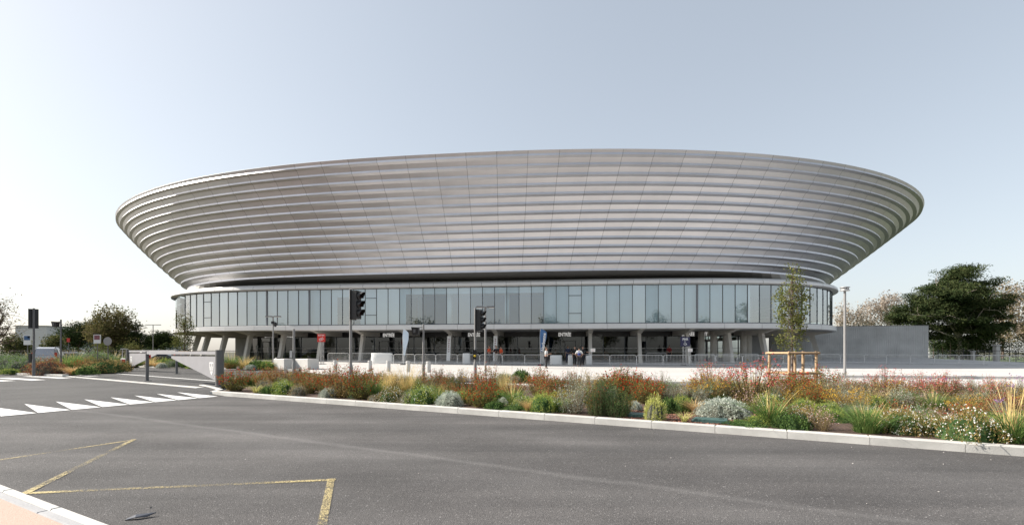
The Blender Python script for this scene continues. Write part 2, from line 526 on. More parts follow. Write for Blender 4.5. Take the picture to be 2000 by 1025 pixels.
# flush kerb across the car park entrance and the thin painted line behind it
kerb_run(tb, spot(392, 757, TABLE_Z), spot(130, 734.5, TABLE_Z), .30, .03, 1.0, TABLE_Z - .012, 9)
A, B = spot(432, 744.5, TABLE_Z), spot(60, 717, TABLE_Z)
d = (B - A).normalized(); w = Vector((-d.y, d.x, 0)) * .09
m_ = MB(); up5 = Vector((0, 0, .005)); m_.quad(A - w + up5, B - w + up5, B + w + up5, A + w + up5); m_.build("painted_line", M_WHITEPAINT, tb)

# left planting bed
lb = [spot(-200, 724, .1), spot(0, 730, .1), spot(130, 734, .1), spot(236, 725, .1), spot(262, 716, .1), Vector((-38, 50, .1)), Vector((-75, 50, .1))]
lbed = sheet("left_planting_bed", [(p.x, p.y, .16) for p in lb], M_SOIL)
kerb_path(lbed, [spot(-80, 728.5, .1), spot(0, 730.5, .1), spot(128, 735, .1)], .3, .13, 1.0, .08)
# rear planting bed (between car park lane and plaza)
rb = [spot(262, 714.5, .1), spot(434, 720.5, .1), spot(545, 722.5, .1), Vector((-16.2, 36.8, .1)), Vector((-19, 41.4, .1)), Vector((-24.5, 45.5, .1)), Vector((-38, 52, .1))]
rbed = sheet("rear_planting_bed", [(p.x, p.y, .18) for p in rb], M_SOIL)
kerb_path(rbed, [Vector((p.x, p.y, 0)) for p in (rb[0], rb[1], rb[2], rb[3])], .26, .20, 1.2)
cb = [spot(968, 752.5, .1), spot(1052, 755, .1), spot(1056, 744, .1), spot(975, 740, .1)]
cbed = sheet("small_planting_bed", [(p.x, p.y, .18) for p in cb], M_SOIL)
kerb_path(cbed, [Vector((p.x, p.y, 0)) for p in (cb[0], cb[1], cb[2])], .26, .20, 1.2)

# plaza
def plaza_z(y):
    return .15 + max(0.0, min(y, 62) - 37.0) * .024
b = MB()
edge = [(-24, 45), (-19, 41.4), (-15.5, 36.3), (-10, 29.5), (-3, 25.5), (6, 22.6), (14, 20.2), (24, 17.2), (40, 12), (52, 9)]
rows = [37.0, 42, 47, 52, 57, 62, 66]
for (xa, ya), (xb, yb) in zip(edge[:-1], edge[1:]):
    prev = ((xa, ya, plaza_z(ya)), (xb, yb, plaza_z(yb)))
    ys = [r for r in rows if r > max(ya, yb) + .5]
    for r in ys:
        cur = ((xa, r, plaza_z(r)), (xb, r, plaza_z(r)))
        b.quad(prev[0], prev[1], cur[1], cur[0]); prev = cur
    b.quad((xa, ya, -.02), (xb, yb, -.02), (xb, yb, plaza_z(yb)), (xa, ya, plaza_z(ya)))
plaza = b.build("plaza", M_CONC); plaza["kind"] = "structure"
# saw-cut joints of the plaza slabs: thin dark strips let into the surface
M_JOINT = mat("slab joint", (.33, .32, .30), .9)
for i in range(9):
    x = -24 + i * 8.0
    y0 = 45.2 if x < -19 else (38 if x < -12 else (29 if x < -4 else 24))
    m_ = MB()
    ys = [y0, 37, 62] if y0 < 37 else [y0, 62]
    for ya, yb in zip(ys[:-1], ys[1:]):
        m_.quad((x - .02, ya, plaza_z(ya) + .004), (x + .02, ya, plaza_z(ya) + .004), (x + .02, yb, plaza_z(yb) + .004), (x - .02, yb, plaza_z(yb) + .004))
    m_.build("slab_joint", M_JOINT, plaza)
for y in (27.5, 33.5, 39.5, 45.5):
    x0 = {27.5: -5.5, 33.5: -12.5, 39.5: -16.8, 45.5: -23}[y]
    m_ = MB(); z = plaza_z(y) + .004
    m_.quad((x0, y - .02, z), (70, y - .02, z), (70, y + .02, z + .001), (x0, y + .02, z + .001)); m_.build("slab_joint", M_JOINT, plaza)
# low step running along the right of the plaza
kerb_run(plaza, Vector((17, 25.6, .13)), Vector((46, 21.0, .13)), .4, .16, 2.4, .14, 5, M_CONC, "step_slab")

# ================================================================== the arena
AC = Vector((-.58, 85.51, 0)); ATH = -.1152
ca_, sa_ = math.cos(ATH), math.sin(ATH)
class Level:
    """rounded-rectangle plan curve (superellipse), walked by arc length from the middle of the front, to the right"""
    def __init__(self, a, b, n, N=3000):
        ph = np.linspace(-math.pi / 2, 1.5 * math.pi, N + 1)
        r = (np.abs(np.cos(ph) / a) ** n + np.abs(np.sin(ph) / b) ** n) ** (-1.0 / n)
        self.x, self.y = r * np.cos(ph), r * np.sin(ph)
        self.s = np.concatenate([[0], np.cumsum(np.hypot(np.diff(self.x), np.diff(self.y)))])
        self.L = self.s[-1]
    def at(self, s):
        s = s % self.L
        return float(np.interp(s, self.s, self.x)), float(np.interp(s, self.s, self.y))
    def world(self, s, z, off=0.0):
        x, y = self.at(s)
        if off:
            nx, ny = self.normal_local(s); x += nx * off; y += ny * off
        return Vector((AC.x + x * ca_ - y * sa_, AC.y + x * sa_ + y * ca_, z))
    def normal_local(self, s):
        x0, y0 = self.at(s - .25); x1, y1 = self.at(s + .25)
        l = math.hypot(x1 - x0, y1 - y0)
        return (y1 - y0) / l, -(x1 - x0) / l
    def normal(self, s):
        nx, ny = self.normal_local(s)
        return Vector((nx * ca_ - ny * sa_, nx * sa_ + ny * ca_, 0))
    def find(self, px, off=0.0):
        """arc length of the front point that lies in the direction of a photo column"""
        best = None
        for i in range(-3400, 3401):
            s = i * self.L / 4 * .36 / 1000
            p = self.world(s, 0, off)
            if self.normal(s).dot(Vector((-p.x, -p.y, 0))) < -2.0: continue
            u = 1000 + FOCAL * p.x / p.y
            if best is None or abs(u - px) < best[0]: best = (abs(u - px), s)
        return best[1]

arena = thing("arena", "round arena with flared grey metal bowl above a ring of glass and raked columns", "arena", loc=(AC.x, AC.y, plaza_z(50)))

M_PANEL = mat("brushed aluminium panel", (.66, .655, .675), .44, metal=1.0, var=.04, scale=.6, rnd=.05)
M_LIP = M_PANEL
M_BACK = mat("dark joint behind panels", (.02, .02, .02), .8)
M_FASCIA = mat("white composite panel", (.66, .655, .65), .38, var=.03, scale=.8, rnd=.02, spec=.5)
M_SOFFIT = mat("grey soffit", (.40, .39, .375), .8, var=.05, scale=.6)
M_GLASS = glassmat("clear blue glass", (.88, .97, 1.0), .28)
M_DGLASS = glassmat("dark entrance glass", (.50, .56, .57), .03)
M_MULL = mat("dark mullion", (.07, .085, .10), .45)

# ---- bowl: 13 tiers between the lowest and the highest lip
LOW = dict(a=43.46, b=37.94, n=3.25, z=9.26)
TOP = dict(a=56.45, b=43.70, n=2.43, z=18.12)
NT = 13
def tier_level(t):
    g = lambda k: LOW[k] + (TOP[k] - LOW[k]) * t
    return Level(g("a"), g("b"), g("n")), g("z")
fracs = [0.0, .001, .18, .36, .52, .521, .65, .775, .78, .79, .791, .90, .999]     # down one tier from its top
def bump(u):
    """how far the surface stands out of the mean slope: a flat panel, a crease, a lip that stands out, a soffit that tucks under"""
    if u <= .5205: return -.03 * math.sin(max(0, u) / .52 * math.pi)
    if u <= .78:
        q = (u - .52) / .26; return q
    if u <= .7905: return 1.0
    return 1 - ((u - .79) / .21)
rows_def = []                                                     # every horizontal ring of the bowl, top to bottom
cache = {}
for i in range(NT + 1):
    for u in fracs:
        t = 1.0 + (.79 / NT) - (i + u) / NT
        rows_def.append((i, u, t))
rows_def = [r for r in rows_def if -.0005 <= r[2] <= 1.053]
for r in rows_def:
    lv, z = tier_level(r[2]); cache[r] = (lv, z)
lvT, _ = tier_level(1.0); lvM, _ = tier_level(.5); lvB, _ = tier_level(0)
NCOL = int(round(lvT.L / 2.66))
q0 = lvT.find(970.6) / lvT.L
def bowl_pt(row, q):
    lv, z = cache[row]
    s = q * lv.L
    p = lv.world(s, z)
    nx = lv.normal(s)
    # local overhang of one tier, from the widths of the two plan curves
    pt, pb = lvT.world(q * lvT.L, 0), lvB.world(q * lvB.L, 0)
    dr = (pt - pb).length / NT
    e = (.26 * dr + .035) * bump(row[1])
    p = p + nx * e
    return p
by_tier = {}
for r in rows_def: by_tier.setdefault(r[0], []).append(r)
tiers = sorted(by_tier)
GRID = {}
def gp(row, qi):                                                   # qi in half columns
    key = (row, qi % (2 * NCOL))
    if key not in GRID: GRID[key] = bowl_pt(row, q0 + (qi % (2 * NCOL)) / (2.0 * NCOL))
    return GRID[key]
panels = []
def view_area(pts):
    P = [(FOCAL * p.x / p.y, FOCAL * (p.z - EYE) / p.y) for p in pts]
    A = 0
    for i in range(len(P)):
        x0, y0 = P[i]; x1, y1 = P[(i + 1) % len(P)]; A += x0 * y1 - x1 * y0
    return A / 2
for ti, t in enumerate(tiers):
    rws = list(by_tier[t])
    if ti + 1 < len(tiers): rws = rws + [by_tier[tiers[ti + 1]][0]]
    if len(rws) < 3: continue
    for c in range(NCOL):
        i0 = 2 * c
        cor = [gp(rws[0], i0), gp(rws[0], i0 + 2), gp(rws[-1], i0 + 2), gp(rws[-1], i0)]
        panels.append((-view_area(cor) if min(p.y for p in cor) > 20 else 0, t, rws, c))
panels.sort(key=lambda p: -p[0])
def panel_into(mb, rws, c, gap=.010):
    i0 = 2 * c
    k = len(mb.v)
    for row in rws:
        a, m, d = gp(row, i0), gp(row, i0 + 1), gp(row, i0 + 2)
        ta = (m - a).normalized(); tb_ = (d - m).normalized()
        for p in (a + ta * gap, m, d - tb_ * gap): mb.v.append(tuple(p))
    for r in range(len(rws) - 1):
        for j in range(2):
            a = k + r * 3 + j
            mb.face(a, a + 3, a + 4, a + 1)
def sharpen(me): 
    return auto_smooth(me, 14)
for A_, t, rws, c in panels[:296]:
    m_ = MB(); panel_into(m_, rws, c)
    add("panel", sharpen(m_.mesh("panel", M_PANEL)), arena, None, True)
m_ = MB()
for A_, t, rws, c in panels[296:]: panel_into(m_, rws, c)
o = add("cladding", sharpen(m_.mesh("cladding", M_PANEL)), arena, None, True); o["kind"] = "stuff"
# dark sheeting behind the open joints
m_ = MB()
keyrows = [by_tier[t][0] for t in tiers]
for ra, rb_ in zip(keyrows[:-1], keyrows[1:]):
    for c in range(NCOL):
        q = []
        for row, ci in ((ra, 2 * c), (rb_, 2 * c), (rb_, 2 * c + 2), (ra, 2 * c + 2)):
            p = gp(row, ci); n_ = (AC - Vector((p.x, p.y, 0))).normalized()
            q.append(p + n_ * .10 + Vector((0, 0, .03)))
        m_.quad(*q)
m_.build("backing_sheet", M_BACK, arena)
# rim coping and roof
RIMZ = cache[rows_def[0]][1]
m_ = MB()
for c in range(2 * NCOL):
    p, q = gp(rows_def[0], c), gp(rows_def[0], c + 1)
    pi, qi = p + (AC - p).normalized() * .0, q
    for (dz0, dz1, in0, in1) in ((.0, .03, 0, .03), (.03, .03, .03, .75), (.03, -.86, .75, 3.02)):
        def sh(v, ins, dz):
            n_ = Vector((AC.x - v.x, AC.y - v.y, 0)).normalized(); return v + n_ * ins + Vector((0, 0, dz))
        m_.quad(sh(p, in0, dz0), sh(q, in0, dz0), sh(q, in1, dz1), sh(p, in1, dz1))
m_.build("rim_coping", M_PANEL, arena)
m_ = MB(); k = 0
ring = [gp(rows_def[0], c) + Vector((AC.x - gp(rows_def[0], c).x, AC.y - gp(rows_def[0], c).y, 0)).normalized() * 3.0 + Vector((0, 0, -.85)) for c in range(0, 2 * NCOL, 2)]
m_.v += [tuple(p) for p in ring]; m_.face(*range(len(ring)))
m_.build("roof", mat("pale roof membrane", (.5, .5, .5), .8), arena)
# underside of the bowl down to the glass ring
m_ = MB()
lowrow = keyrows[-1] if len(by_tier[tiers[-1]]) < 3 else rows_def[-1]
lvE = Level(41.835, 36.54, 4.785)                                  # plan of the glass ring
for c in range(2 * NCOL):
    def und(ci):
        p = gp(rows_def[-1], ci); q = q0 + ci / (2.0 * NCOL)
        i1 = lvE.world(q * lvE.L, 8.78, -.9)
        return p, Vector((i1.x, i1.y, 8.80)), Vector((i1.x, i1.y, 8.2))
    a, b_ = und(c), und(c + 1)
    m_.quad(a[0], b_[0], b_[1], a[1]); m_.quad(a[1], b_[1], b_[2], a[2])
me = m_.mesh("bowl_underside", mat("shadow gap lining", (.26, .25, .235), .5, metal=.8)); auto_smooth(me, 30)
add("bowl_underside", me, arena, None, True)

# ---- glass ring
GZ0, GZ1 = 4.28, 8.05
PITCH = 1.2334
s_ref = lvE.find(1062.2)
i_min, i_max = -34, 31
def ring_strip(lv, s0, s1, z0, z1, off0, off1, step=.6):
    m_ = MB(); n = max(2, int((s1 - s0) / step)); k = 0
    for i in range(n + 1):
        s = s0 + (s1 - s0) * i / n
        m_.v += [tuple(lv.world(s, z0, off0)), tuple(lv.world(s, z1, off1))]
    for i in range(n):
        m_.face(2 * i, 2 * i + 2, 2 * i + 3, 2 * i + 1)
    return m_
S0, S1 = s_ref + i_min * PITCH, s_ref + i_max * PITCH
bm_ = MB(); bm_.box((0, 0, (GZ0 + GZ1) / 2), (.042, .14, GZ1 - GZ0)); mull_me = bm_.mesh("mullion", M_MULL)
bm2 = MB(); bm2.box((0, 0, (GZ0 + GZ1) / 2), (.17, .16, GZ1 - GZ0)); mull2_me = bm2.mesh("mullion", mat("grey wide mullion", (.16, .17, .19), .4))
wide = {-22: 1, -10: 0}
wide_s = [lvE.find(p) for p in (523.0, 610.5, 1365.5)]
for i in range(i_min, i_max + 1):
    s = s_ref + i * PITCH
    p = lvE.world(s, 0, -.02); n_ = lvE.normal(s)
    w_ = any(abs(s - q) < PITCH * .5 for q in wide_s)
    add("mullion", mull2_me if w_ else mull_me, arena, None, True, loc=p, rot=(0, 0, math.atan2(n_.y, n_.x) + math.pi / 2))
    if i < i_max:
        a, b_ = lvE.world(s + .035, 0), lvE.world(s + PITCH - .035, 0)
        m_ = MB(); z0, z1 = GZ0 + .06, GZ1 - .06
        m_.quad((a.x, a.y, z0), (b_.x, b_.y, z0), (b_.x, b_.y, z1), (a.x, a.y, z1))
        m_.build("pane", M_GLASS, arena)
# frames above and below the panes, opening windows
ring_strip(lvE, S0, S1, GZ1 - .07, GZ1, .03, .03).build("head_frame", M_MULL, arena)
ring_strip(lvE, S0, S1, GZ0, GZ0 + .07, .03, .03).build("sill_frame", M_MULL, arena)
for px in (410, 728.8, 1123):
    s = lvE.find(px); i = math.floor((s - s_ref) / PITCH); sa, sb = s_ref + i * PITCH, s_ref + (i + 1) * PITCH
    for f in (.27, .735):
        z = GZ0 + (GZ1 - GZ0) * f
        a, b_ = lvE.world(sa, z, .03), lvE.world(sb, z, .03)
        d = (b_ - a); m_ = MB(); m_.box(((a.x + b_.x) / 2, (a.y + b_.y) / 2, z), (d.length, .08, .06), math.atan2(d.y, d.x)); m_.build("transom", M_MULL, arena)
# the ring behind, out of the photo: one plain glazed band
ring_strip(lvE, S1, S0 + lvE.L, GZ0, GZ1, 0, 0, 1.5).build("rear_glazing", M_DGLASS, arena)
# floor slab, ceiling, inner walls of the upper foyer
M_INWALL = mat("white inner wall", (.62, .81, .92), .85, var=.04, scale=.5)
M_INBLUE = mat("blue grey inner wall", (.13, .22, .45), .85, var=.12, scale=.35)
ring_strip(lvE, S0, S1, GZ0 - .02, GZ0 - .02, -.05, -9).build("foyer_floor", mat("foyer floor", (.35, .35, .35), .5), arena)
ring_strip(lvE, S0, S1, GZ1 + .02, GZ1 + .02, -.05, -9).build("foyer_ceiling", mat("foyer ceiling", (.6, .61, .6), .8), arena)
sO0, sO1, sR = lvE.find(790), lvE.find(1061), lvE.find(1470)
sL0, sL1 = lvE.find(655), lvE.find(700)
ring_strip(lvE, S0, sL0, GZ0, GZ1, -.45, -.45).build("inner_wall", M_INWALL, arena)
ring_strip(lvE, sL0, sL1, GZ0, 7.25, -4.5, -4.5).build("inner_wall", M_INBLUE, arena)
ring_strip(lvE, sL0, sL1, 7.25, GZ1, -.45, -.45).build("inner_beam", M_INWALL, arena)
ring_strip(lvE, sL1, sO0, GZ0, GZ1, -.45, -.45).build("inner_wall", M_INWALL, arena)
ring_strip(lvE, sO1, sR, GZ0, GZ1, -.45, -.45).build("inner_wall", M_INWALL, arena)
ring_strip(lvE, sO0, sO1, 7.45, GZ1, -.45, -.45).build("inner_beam", M_INWALL, arena)
ring_strip(lvE, sO0 - 1, sO1 + 1, GZ0, GZ1, -7.5, -7.5).build("inner_wall", M_INBLUE, arena)
ring_strip(lvE, sR, S1, GZ0, GZ1, -8, -8).build("inner_wall", mat("dim inner wall", (.12, .13, .14), .8), arena)
for px in (868, 985):
    p = lvE.world(lvE.find(px), GZ0, -2.2); m_ = MB(); m_.tube([p, p + Vector((0, 0, GZ1 - GZ0))], .28, 12); m_.build("foyer_column", M_INWALL, arena, smooth=True)
for px in (1478, 1540, 1588, 1606):
    p = lvE.world(lvE.find(px), GZ0, -1.6); m_ = MB(); m_.tube([p, p + Vector((0, 0, GZ1 - GZ0))], .3, 12); m_.build("foyer_column", M_INWALL, arena, smooth=True)

# eave above the glass: folded panels, each its own piece
def fascia_panels(name, prof, step_n, m, s0, s1, gap=.012):
    st = PITCH * step_n; n = int((s1 - s0) / st)
    for i in range(n):
        sa, sb = s0 + i * st + gap, s0 + (i + 1) * st - gap
        m_ = MB(); K = 3
        for j in range(K + 1):
            s = sa + (sb - sa) * j / K
            for off, z in prof: m_.v.append(tuple(lvE.world(s, z, off)))
        w_ = len(prof)
        for j in range(K):
            for r in range(w_ - 1):
                a = j * w_ + r
                m_.face(a, a + w_, a + w_ + 1, a + 1)
        me = m_.mesh(name, m); auto_smooth(me, 25)
        add(name, me, arena, None, True)
eave_prof = [(-.05, 8.03), (.42, 8.05), (.58, 8.09), (.60, 8.13), (.54, 8.38), (.40, 8.48), (.10, 8.51)]
slab_prof = [(-.05, 4.285), (.33, 4.27), (.42, 4.24), (.42, 3.80), (.34, 3.74), (.05, 3.73)]
SP0, SP1 = S0 - 3 * PITCH, S1 + 3 * PITCH
fascia_panels("eave_panel", eave_prof, 2, M_FASCIA, SP0, SP1)
fascia_panels("slab_panel", slab_prof[::-1], 3, M_FASCIA, SP0, SP1)
ring_strip(lvE, SP0, SP1, 8.05, 8.46, -.02, .08).build("eave_backing", M_BACK, arena)
ring_strip(lvE, SP0, SP1, 8.52, 8.60, .12, -.6).build("gutter_lining", M_FASCIA, arena)
ring_strip(lvE, SP0, SP1, 8.55, 8.63, -.10, -.14).build("gutter_edge", M_FASCIA, arena)
ring_strip(lvE, SP1 - .5, SP0 + lvE.L + .5, 8.05, 8.66, .5, .5, 1.5).build("rear_eave", M_FASCIA, arena)
ring_strip(lvE, SP1 - .5, SP0 + lvE.L + .5, 3.73, 4.28, .4, .4, 1.5).build("rear_slab_edge", M_FASCIA, arena)
# slab soffit
ring_strip(lvE, 0, lvE.L, 3.74, 3.74, .30, -7.0, 1.0).build("soffit", M_SOFFIT, arena)
ring_strip(lvE, 0, lvE.L, 8.62, 8.62, -.2, -6.0, 1.5).build("foyer_roof", M_BACK, arena)

# ---- raked columns with their beams
col_px = [382, 401.5, 436, 485, 551, 626, 707, 792, 879, 968.8, 1060, 1153, 1249, 1343, 1425, 1491, 1545, 1599]
for px in col_px:
    s = lvE.find(px, -1.6)
    n_ = lvE.normal(s); t_ = Vector((-n_.y, n_.x, 0))
    pb = lvE.world(s, 0, -1.15); pt = lvE.world(s, 0, -1.95)
    zb = plaza_z(pb.y) - .03
    col = MB()
    hw, h0, h1 = .165, .23, .29
    col.hexa([pb - t_ * hw - n_ * h0 + Vector((0, 0, zb)), pb - t_ * hw + n_ * h0 + Vector((0, 0, zb)), pb + t_ * hw + n_ * h0 + Vector((0, 0, zb)), pb + t_ * hw - n_ * h0 + Vector((0, 0, zb)),
              pt - t_ * hw - n_ * h1 + Vector((0, 0, 3.45)), pt - t_ * hw + n_ * h1 + Vector((0, 0, 3.45)), pt + t_ * hw + n_ * h1 + Vector((0, 0, 3.45)), pt + t_ * hw - n_ * h1 + Vector((0, 0, 3.45))])
    co = col.build("column", M_COLCONC, arena)
    be = MB(); bw_ = .24
    def q3(off, z, sd): 
        p = lvE.world(s, z, off); return p + t_ * bw_ * sd
    prof = [(-6.5, 3.735), (-6.5, 3.25), (-3.0, 3.25), (-2.38, 3.33), (-1.52, 3.40), (.05, 3.70), (.05, 3.735)]
    be.prism([q3(o_, z_, -1) for o_, z_ in prof], t_ * (2 * bw_))
    be.build("beam", M_COLCONC, arena)

# ---- entrance storey: dark glass set back under the ring
GIN = -6.0
gz0 = plaza_z(53)
gs0, gs1 = lvE.find(345) + 6, lvE.find(1560)
M_HEADER = mat("black header panel", (.012, .012, .013), .35)
ring_strip(lvE, gs0, gs1, 3.18, 3.74, GIN + .02, GIN + .02).build("header_panel", M_HEADER, arena)
npn = int((gs1 - gs0) / 2.35)
gst = (gs1 - gs0) / npn
bm_ = MB(); bm_.box((0, 0, (gz0 + 3.2) / 2), (.07, .12, 3.2 - gz0)); gm_me = bm_.mesh("entrance_mullion", M_MULL)
for i in range(npn + 1):
    s = gs0 + i * gst; p = lvE.world(s, 0, GIN); n_ = lvE.normal(s)
    add("entrance_mullion", gm_me, arena, None, True, loc=(p.x, p.y, 0), rot=(0, 0, math.atan2(n_.y, n_.x) + math.pi / 2))
    if i < npn:
        a, b_ = lvE.world(s + .04, 0, GIN), lvE.world(s + gst - .04, 0, GIN)
        m_ = MB(); m_.quad((a.x, a.y, gz0), (b_.x, b_.y, gz0), (b_.x, b_.y, 3.18), (a.x, a.y, 3.18)); m_.build("entrance_pane", M_DGLASS, arena)
M_STRIPE = mat("white safety stripe", (.6, .6, .58), .6)
for z in (1.50, 1.90):
    ring_strip(lvE, gs0, gs1, z, z + .035, GIN + .012, GIN + .012).build("safety_stripe", M_STRIPE, arena)
# hall behind: floor, back wall, ceiling, stairs
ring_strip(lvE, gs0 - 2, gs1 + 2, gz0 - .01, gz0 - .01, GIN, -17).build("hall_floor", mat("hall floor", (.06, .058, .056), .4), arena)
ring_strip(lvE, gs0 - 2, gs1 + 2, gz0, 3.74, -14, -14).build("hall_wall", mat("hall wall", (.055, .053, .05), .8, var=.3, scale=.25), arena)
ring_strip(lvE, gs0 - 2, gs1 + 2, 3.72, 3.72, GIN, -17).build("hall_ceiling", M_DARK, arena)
# side walls so that no daylight leaks in from behind
ring_strip(lvE, gs1, gs1 + 16, gz0 - .2, 3.74, -6.6, -6.6).build("concrete_wall", M_GREYCONC, arena)
ring_strip(lvE, gs0 - 70, gs0, gz0 - .2, 3.74, -6.4, -6.4).build("concrete_wall", M_GREYCONC, arena)
M_STAIR = mat("stair concrete", (.24, .225, .19), .8)
for px, dirn in ((470, 1), (690, 1), (1195, -1)):
    s = lvE.find(px, -9)
    n_ = lvE.normal(s); t_ = Vector((-n_.y, n_.x, 0))
    st_ = MB()
    for k_ in range(15):
        p = lvE.world(s, 0, -9.2) + t_ * dirn * (k_ * .28 - 2.1)
        st_.box((p.x, p.y, gz0 + .17 * k_ + .08), (.28, 1.6, .06), math.atan2(t_.y, t_.x))
    p0 = lvE.world(s, 0, -8.35)
    A_ = p0 + t_ * dirn * -2.2; B_ = p0 + t_ * dirn * 2.0
    st_.prism([(A_.x, A_.y, gz0), (A_.x, A_.y, gz0 + .22), (B_.x, B_.y, gz0 + 2.75), (B_.x, B_.y, gz0 + 2.45)], n_ * -.06)
    st_.build("stair_flight", M_STAIR, arena)
# doors: two dark leaves with pale pull bars below each sign
def text_mesh(txt, size, depth=.01, bold=.012, sx=1.0, name="lettering"):
    cu = bpy.data.curves.new(name, 'FONT'); cu.body = txt; cu.size = size; cu.extrude = depth; cu.offset = bold * size
    cu.align_x = 'CENTER'; cu.align_y = 'CENTER'; cu.resolution_u = 3
    ob = bpy.data.objects.new(name, cu); COL.objects.link(ob)
    me = bpy.data.meshes.new_from_object(ob.evaluated_get(bpy.context.evaluated_depsgraph_get()))
    bpy.data.objects.remove(ob); bpy.data.curves.remove(cu)
    for v in me.vertices: v.co.x *= sx
    return me
M_LETTER = mat("white letters with added glow", (.8, .8, .78), .5)
M_LETTER.node_tree.nodes["Principled BSDF"].inputs["Emission Color"].default_value = (1, .98, .94, 1)
M_LETTER.node_tree.nodes["Principled BSDF"].inputs["Emission Strength"].default_value = .16  # faint glow added so the letters stay white in the shade
entree = text_mesh("ENTRÉE", .56, bold=.025, sx=.72); entree.materials.append(M_LETTER)
billet = text_mesh("BILLETTERIE", .30, bold=.02, sx=.72); billet.materials.append(mat("grey lettering", (.35, .35, .34), .6))
M_DOOR = mat("door frame grey", (.10, .10, .10), .4)
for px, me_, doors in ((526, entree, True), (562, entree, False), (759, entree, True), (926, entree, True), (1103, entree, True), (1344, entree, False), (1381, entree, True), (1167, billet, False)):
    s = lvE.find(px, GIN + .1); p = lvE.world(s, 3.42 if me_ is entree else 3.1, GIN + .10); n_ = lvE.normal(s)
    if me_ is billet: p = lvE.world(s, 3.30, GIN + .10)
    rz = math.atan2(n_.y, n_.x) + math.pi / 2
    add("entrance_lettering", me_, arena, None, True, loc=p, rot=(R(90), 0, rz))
    if doors:
        t_ = Vector((math.cos(rz), math.sin(rz), 0))
        for sd in (-1, 1):
            c = lvE.world(s, 0, GIN + .07) + t_ * sd * .62
            d_ = MB()
            for (dx, w_, z0, z1) in ((-.58, .07, gz0, 2.75), (.58, .07, gz0, 2.75)):
                q = c + t_ * dx; d_.box((q.x, q.y, (z0 + z1) / 2), (w_, .06, z1 - z0), rz)
            d_.box((c.x, c.y, 2.72), (1.22, .06, .08), rz); d_.box((c.x, c.y, gz0 + .08), (1.22, .06, .14), rz)
            leaf = d_.build("door", M_DOOR, arena)
            h_ = MB(); q = c - t_ * sd * .45 + n_ * .08
            h_.tube([(q.x, q.y, gz0 + .6), (q.x, q.y, gz0 + 1.6)], .02, 6); add("pull_bar", h_.mesh("pull_bar", M_LIGHTMETAL), leaf, None, False)
        # opening times sheets beside the doors
        for dx in (-1.9, 1.9):
            q = lvE.world(s, 2.05, GIN + .03) + t_ * dx
            h_ = MB(); h_.box(tuple(q), (.34, .01, .48), rz); h_.build("notice_sheet", mat("paper notice", (.34, .35, .34), .7), arena)
# round pillars in the open right bay
for px in (1370, 1394, 1418, 1452, 1462):
    p = lvE.world(lvE.find(px, -4.6), gz0 - .05, -4.6)
    m_ = MB(); m_.tube([p, p + Vector((0, 0, 3.74 - gz0))], .34, 16); m_.build("round_pillar", M_COLCONC, arena, smooth=True)
# ================================================================== right: concrete wall beside the arena
wall = thing("concrete_wall", "long grey concrete wall with vertical grooves beside the right end of the arena", "wall", loc=(44, 62, 0))
wa, wb = Vector((34.5, 65.0, 0)), Vector((52.4, 61.2, 0))
wd = (wb - wa).normalized(); wn_ = Vector((wd.y, -wd.x, 0)); wz = math.atan2(wd.y, wd.x); WL = (wb - wa).length
m_ = MB(); c = (wa + wb) / 2 - wn_ * .3
m_.box((c.x, c.y, 2.55), (WL, .6, 4.5), wz); m_.build("wall_body", M_WALLCONC, wall)
gm = MB(); gm.box((0, 0, 0), (.05, .04, 4.4)); rib_me = gm.mesh("groove_rib", M_WALLCONC)
for i in range(int(WL / .25)):
    p = wa + wd * (.15 + i * .25) + wn_ * .012
    add("groove_rib", rib_me, wall, None, True, loc=(p.x, p.y, 2.5), rot=(0, 0, wz))
m_ = MB(); m_.box((c.x, c.y, 4.83), (WL + .06, .68, .06), wz); m_.build("coping", M_GREYCONC, wall)

# ================================================================== leaf and plant tools
def leaf_quads(centers, length, width, rng, up=0.0, dirs=None, spread=1.0):
    """one small pointed quad per centre, returned as verts, faces"""
    C = np.asarray(centers, float); N = len(C)
    if dirs is None:
        d = rng.normal(size=(N, 3)); d[:, 2] = d[:, 2] * .7 + up
    else:
        d = np.asarray(dirs, float) + rng.normal(size=(N, 3)) * spread
    d /= np.linalg.norm(d, axis=1)[:, None] + 1e-9
    w = np.cross(d, rng.normal(size=(N, 3))); w /= np.linalg.norm(w, axis=1)[:, None] + 1e-9
    Ls = (length * rng.uniform(.6, 1.3, N))[:, None]; Ws = (width * rng.uniform(.6, 1.3, N))[:, None]
    v = np.stack([C - d * Ls * .5, C + w * Ws * .5, C + d * Ls * .5, C - w * Ws * .5], 1).reshape(-1, 3)
    return v
def quads_mesh(name, groups, mats, tubes=None):
    """groups: list of vertex arrays (4 per quad), one material each; tubes: an MB for the stems (last material)"""
    V = []; F = []; MI = []
    k = 0
    for gi, v in enumerate(groups):
        v = np.asarray(v); n = len(v) // 4
        V += v.tolist(); F += [(k + 4 * i, k + 4 * i + 1, k + 4 * i + 2, k + 4 * i + 3) for i in range(n)]
        MI += [gi] * n; k += 4 * n
    if tubes is not None:
        V += tubes.v; F += [tuple(k + q for q in f) for f in tubes.f]; MI += [len(groups)] * len(tubes.f)
    me = bpy.data.meshes.new(name); me.from_pydata(V, [], F)
    for q in mats: me.materials.append(q)
    me.polygons.foreach_set("material_index", MI); me.update()
    return me
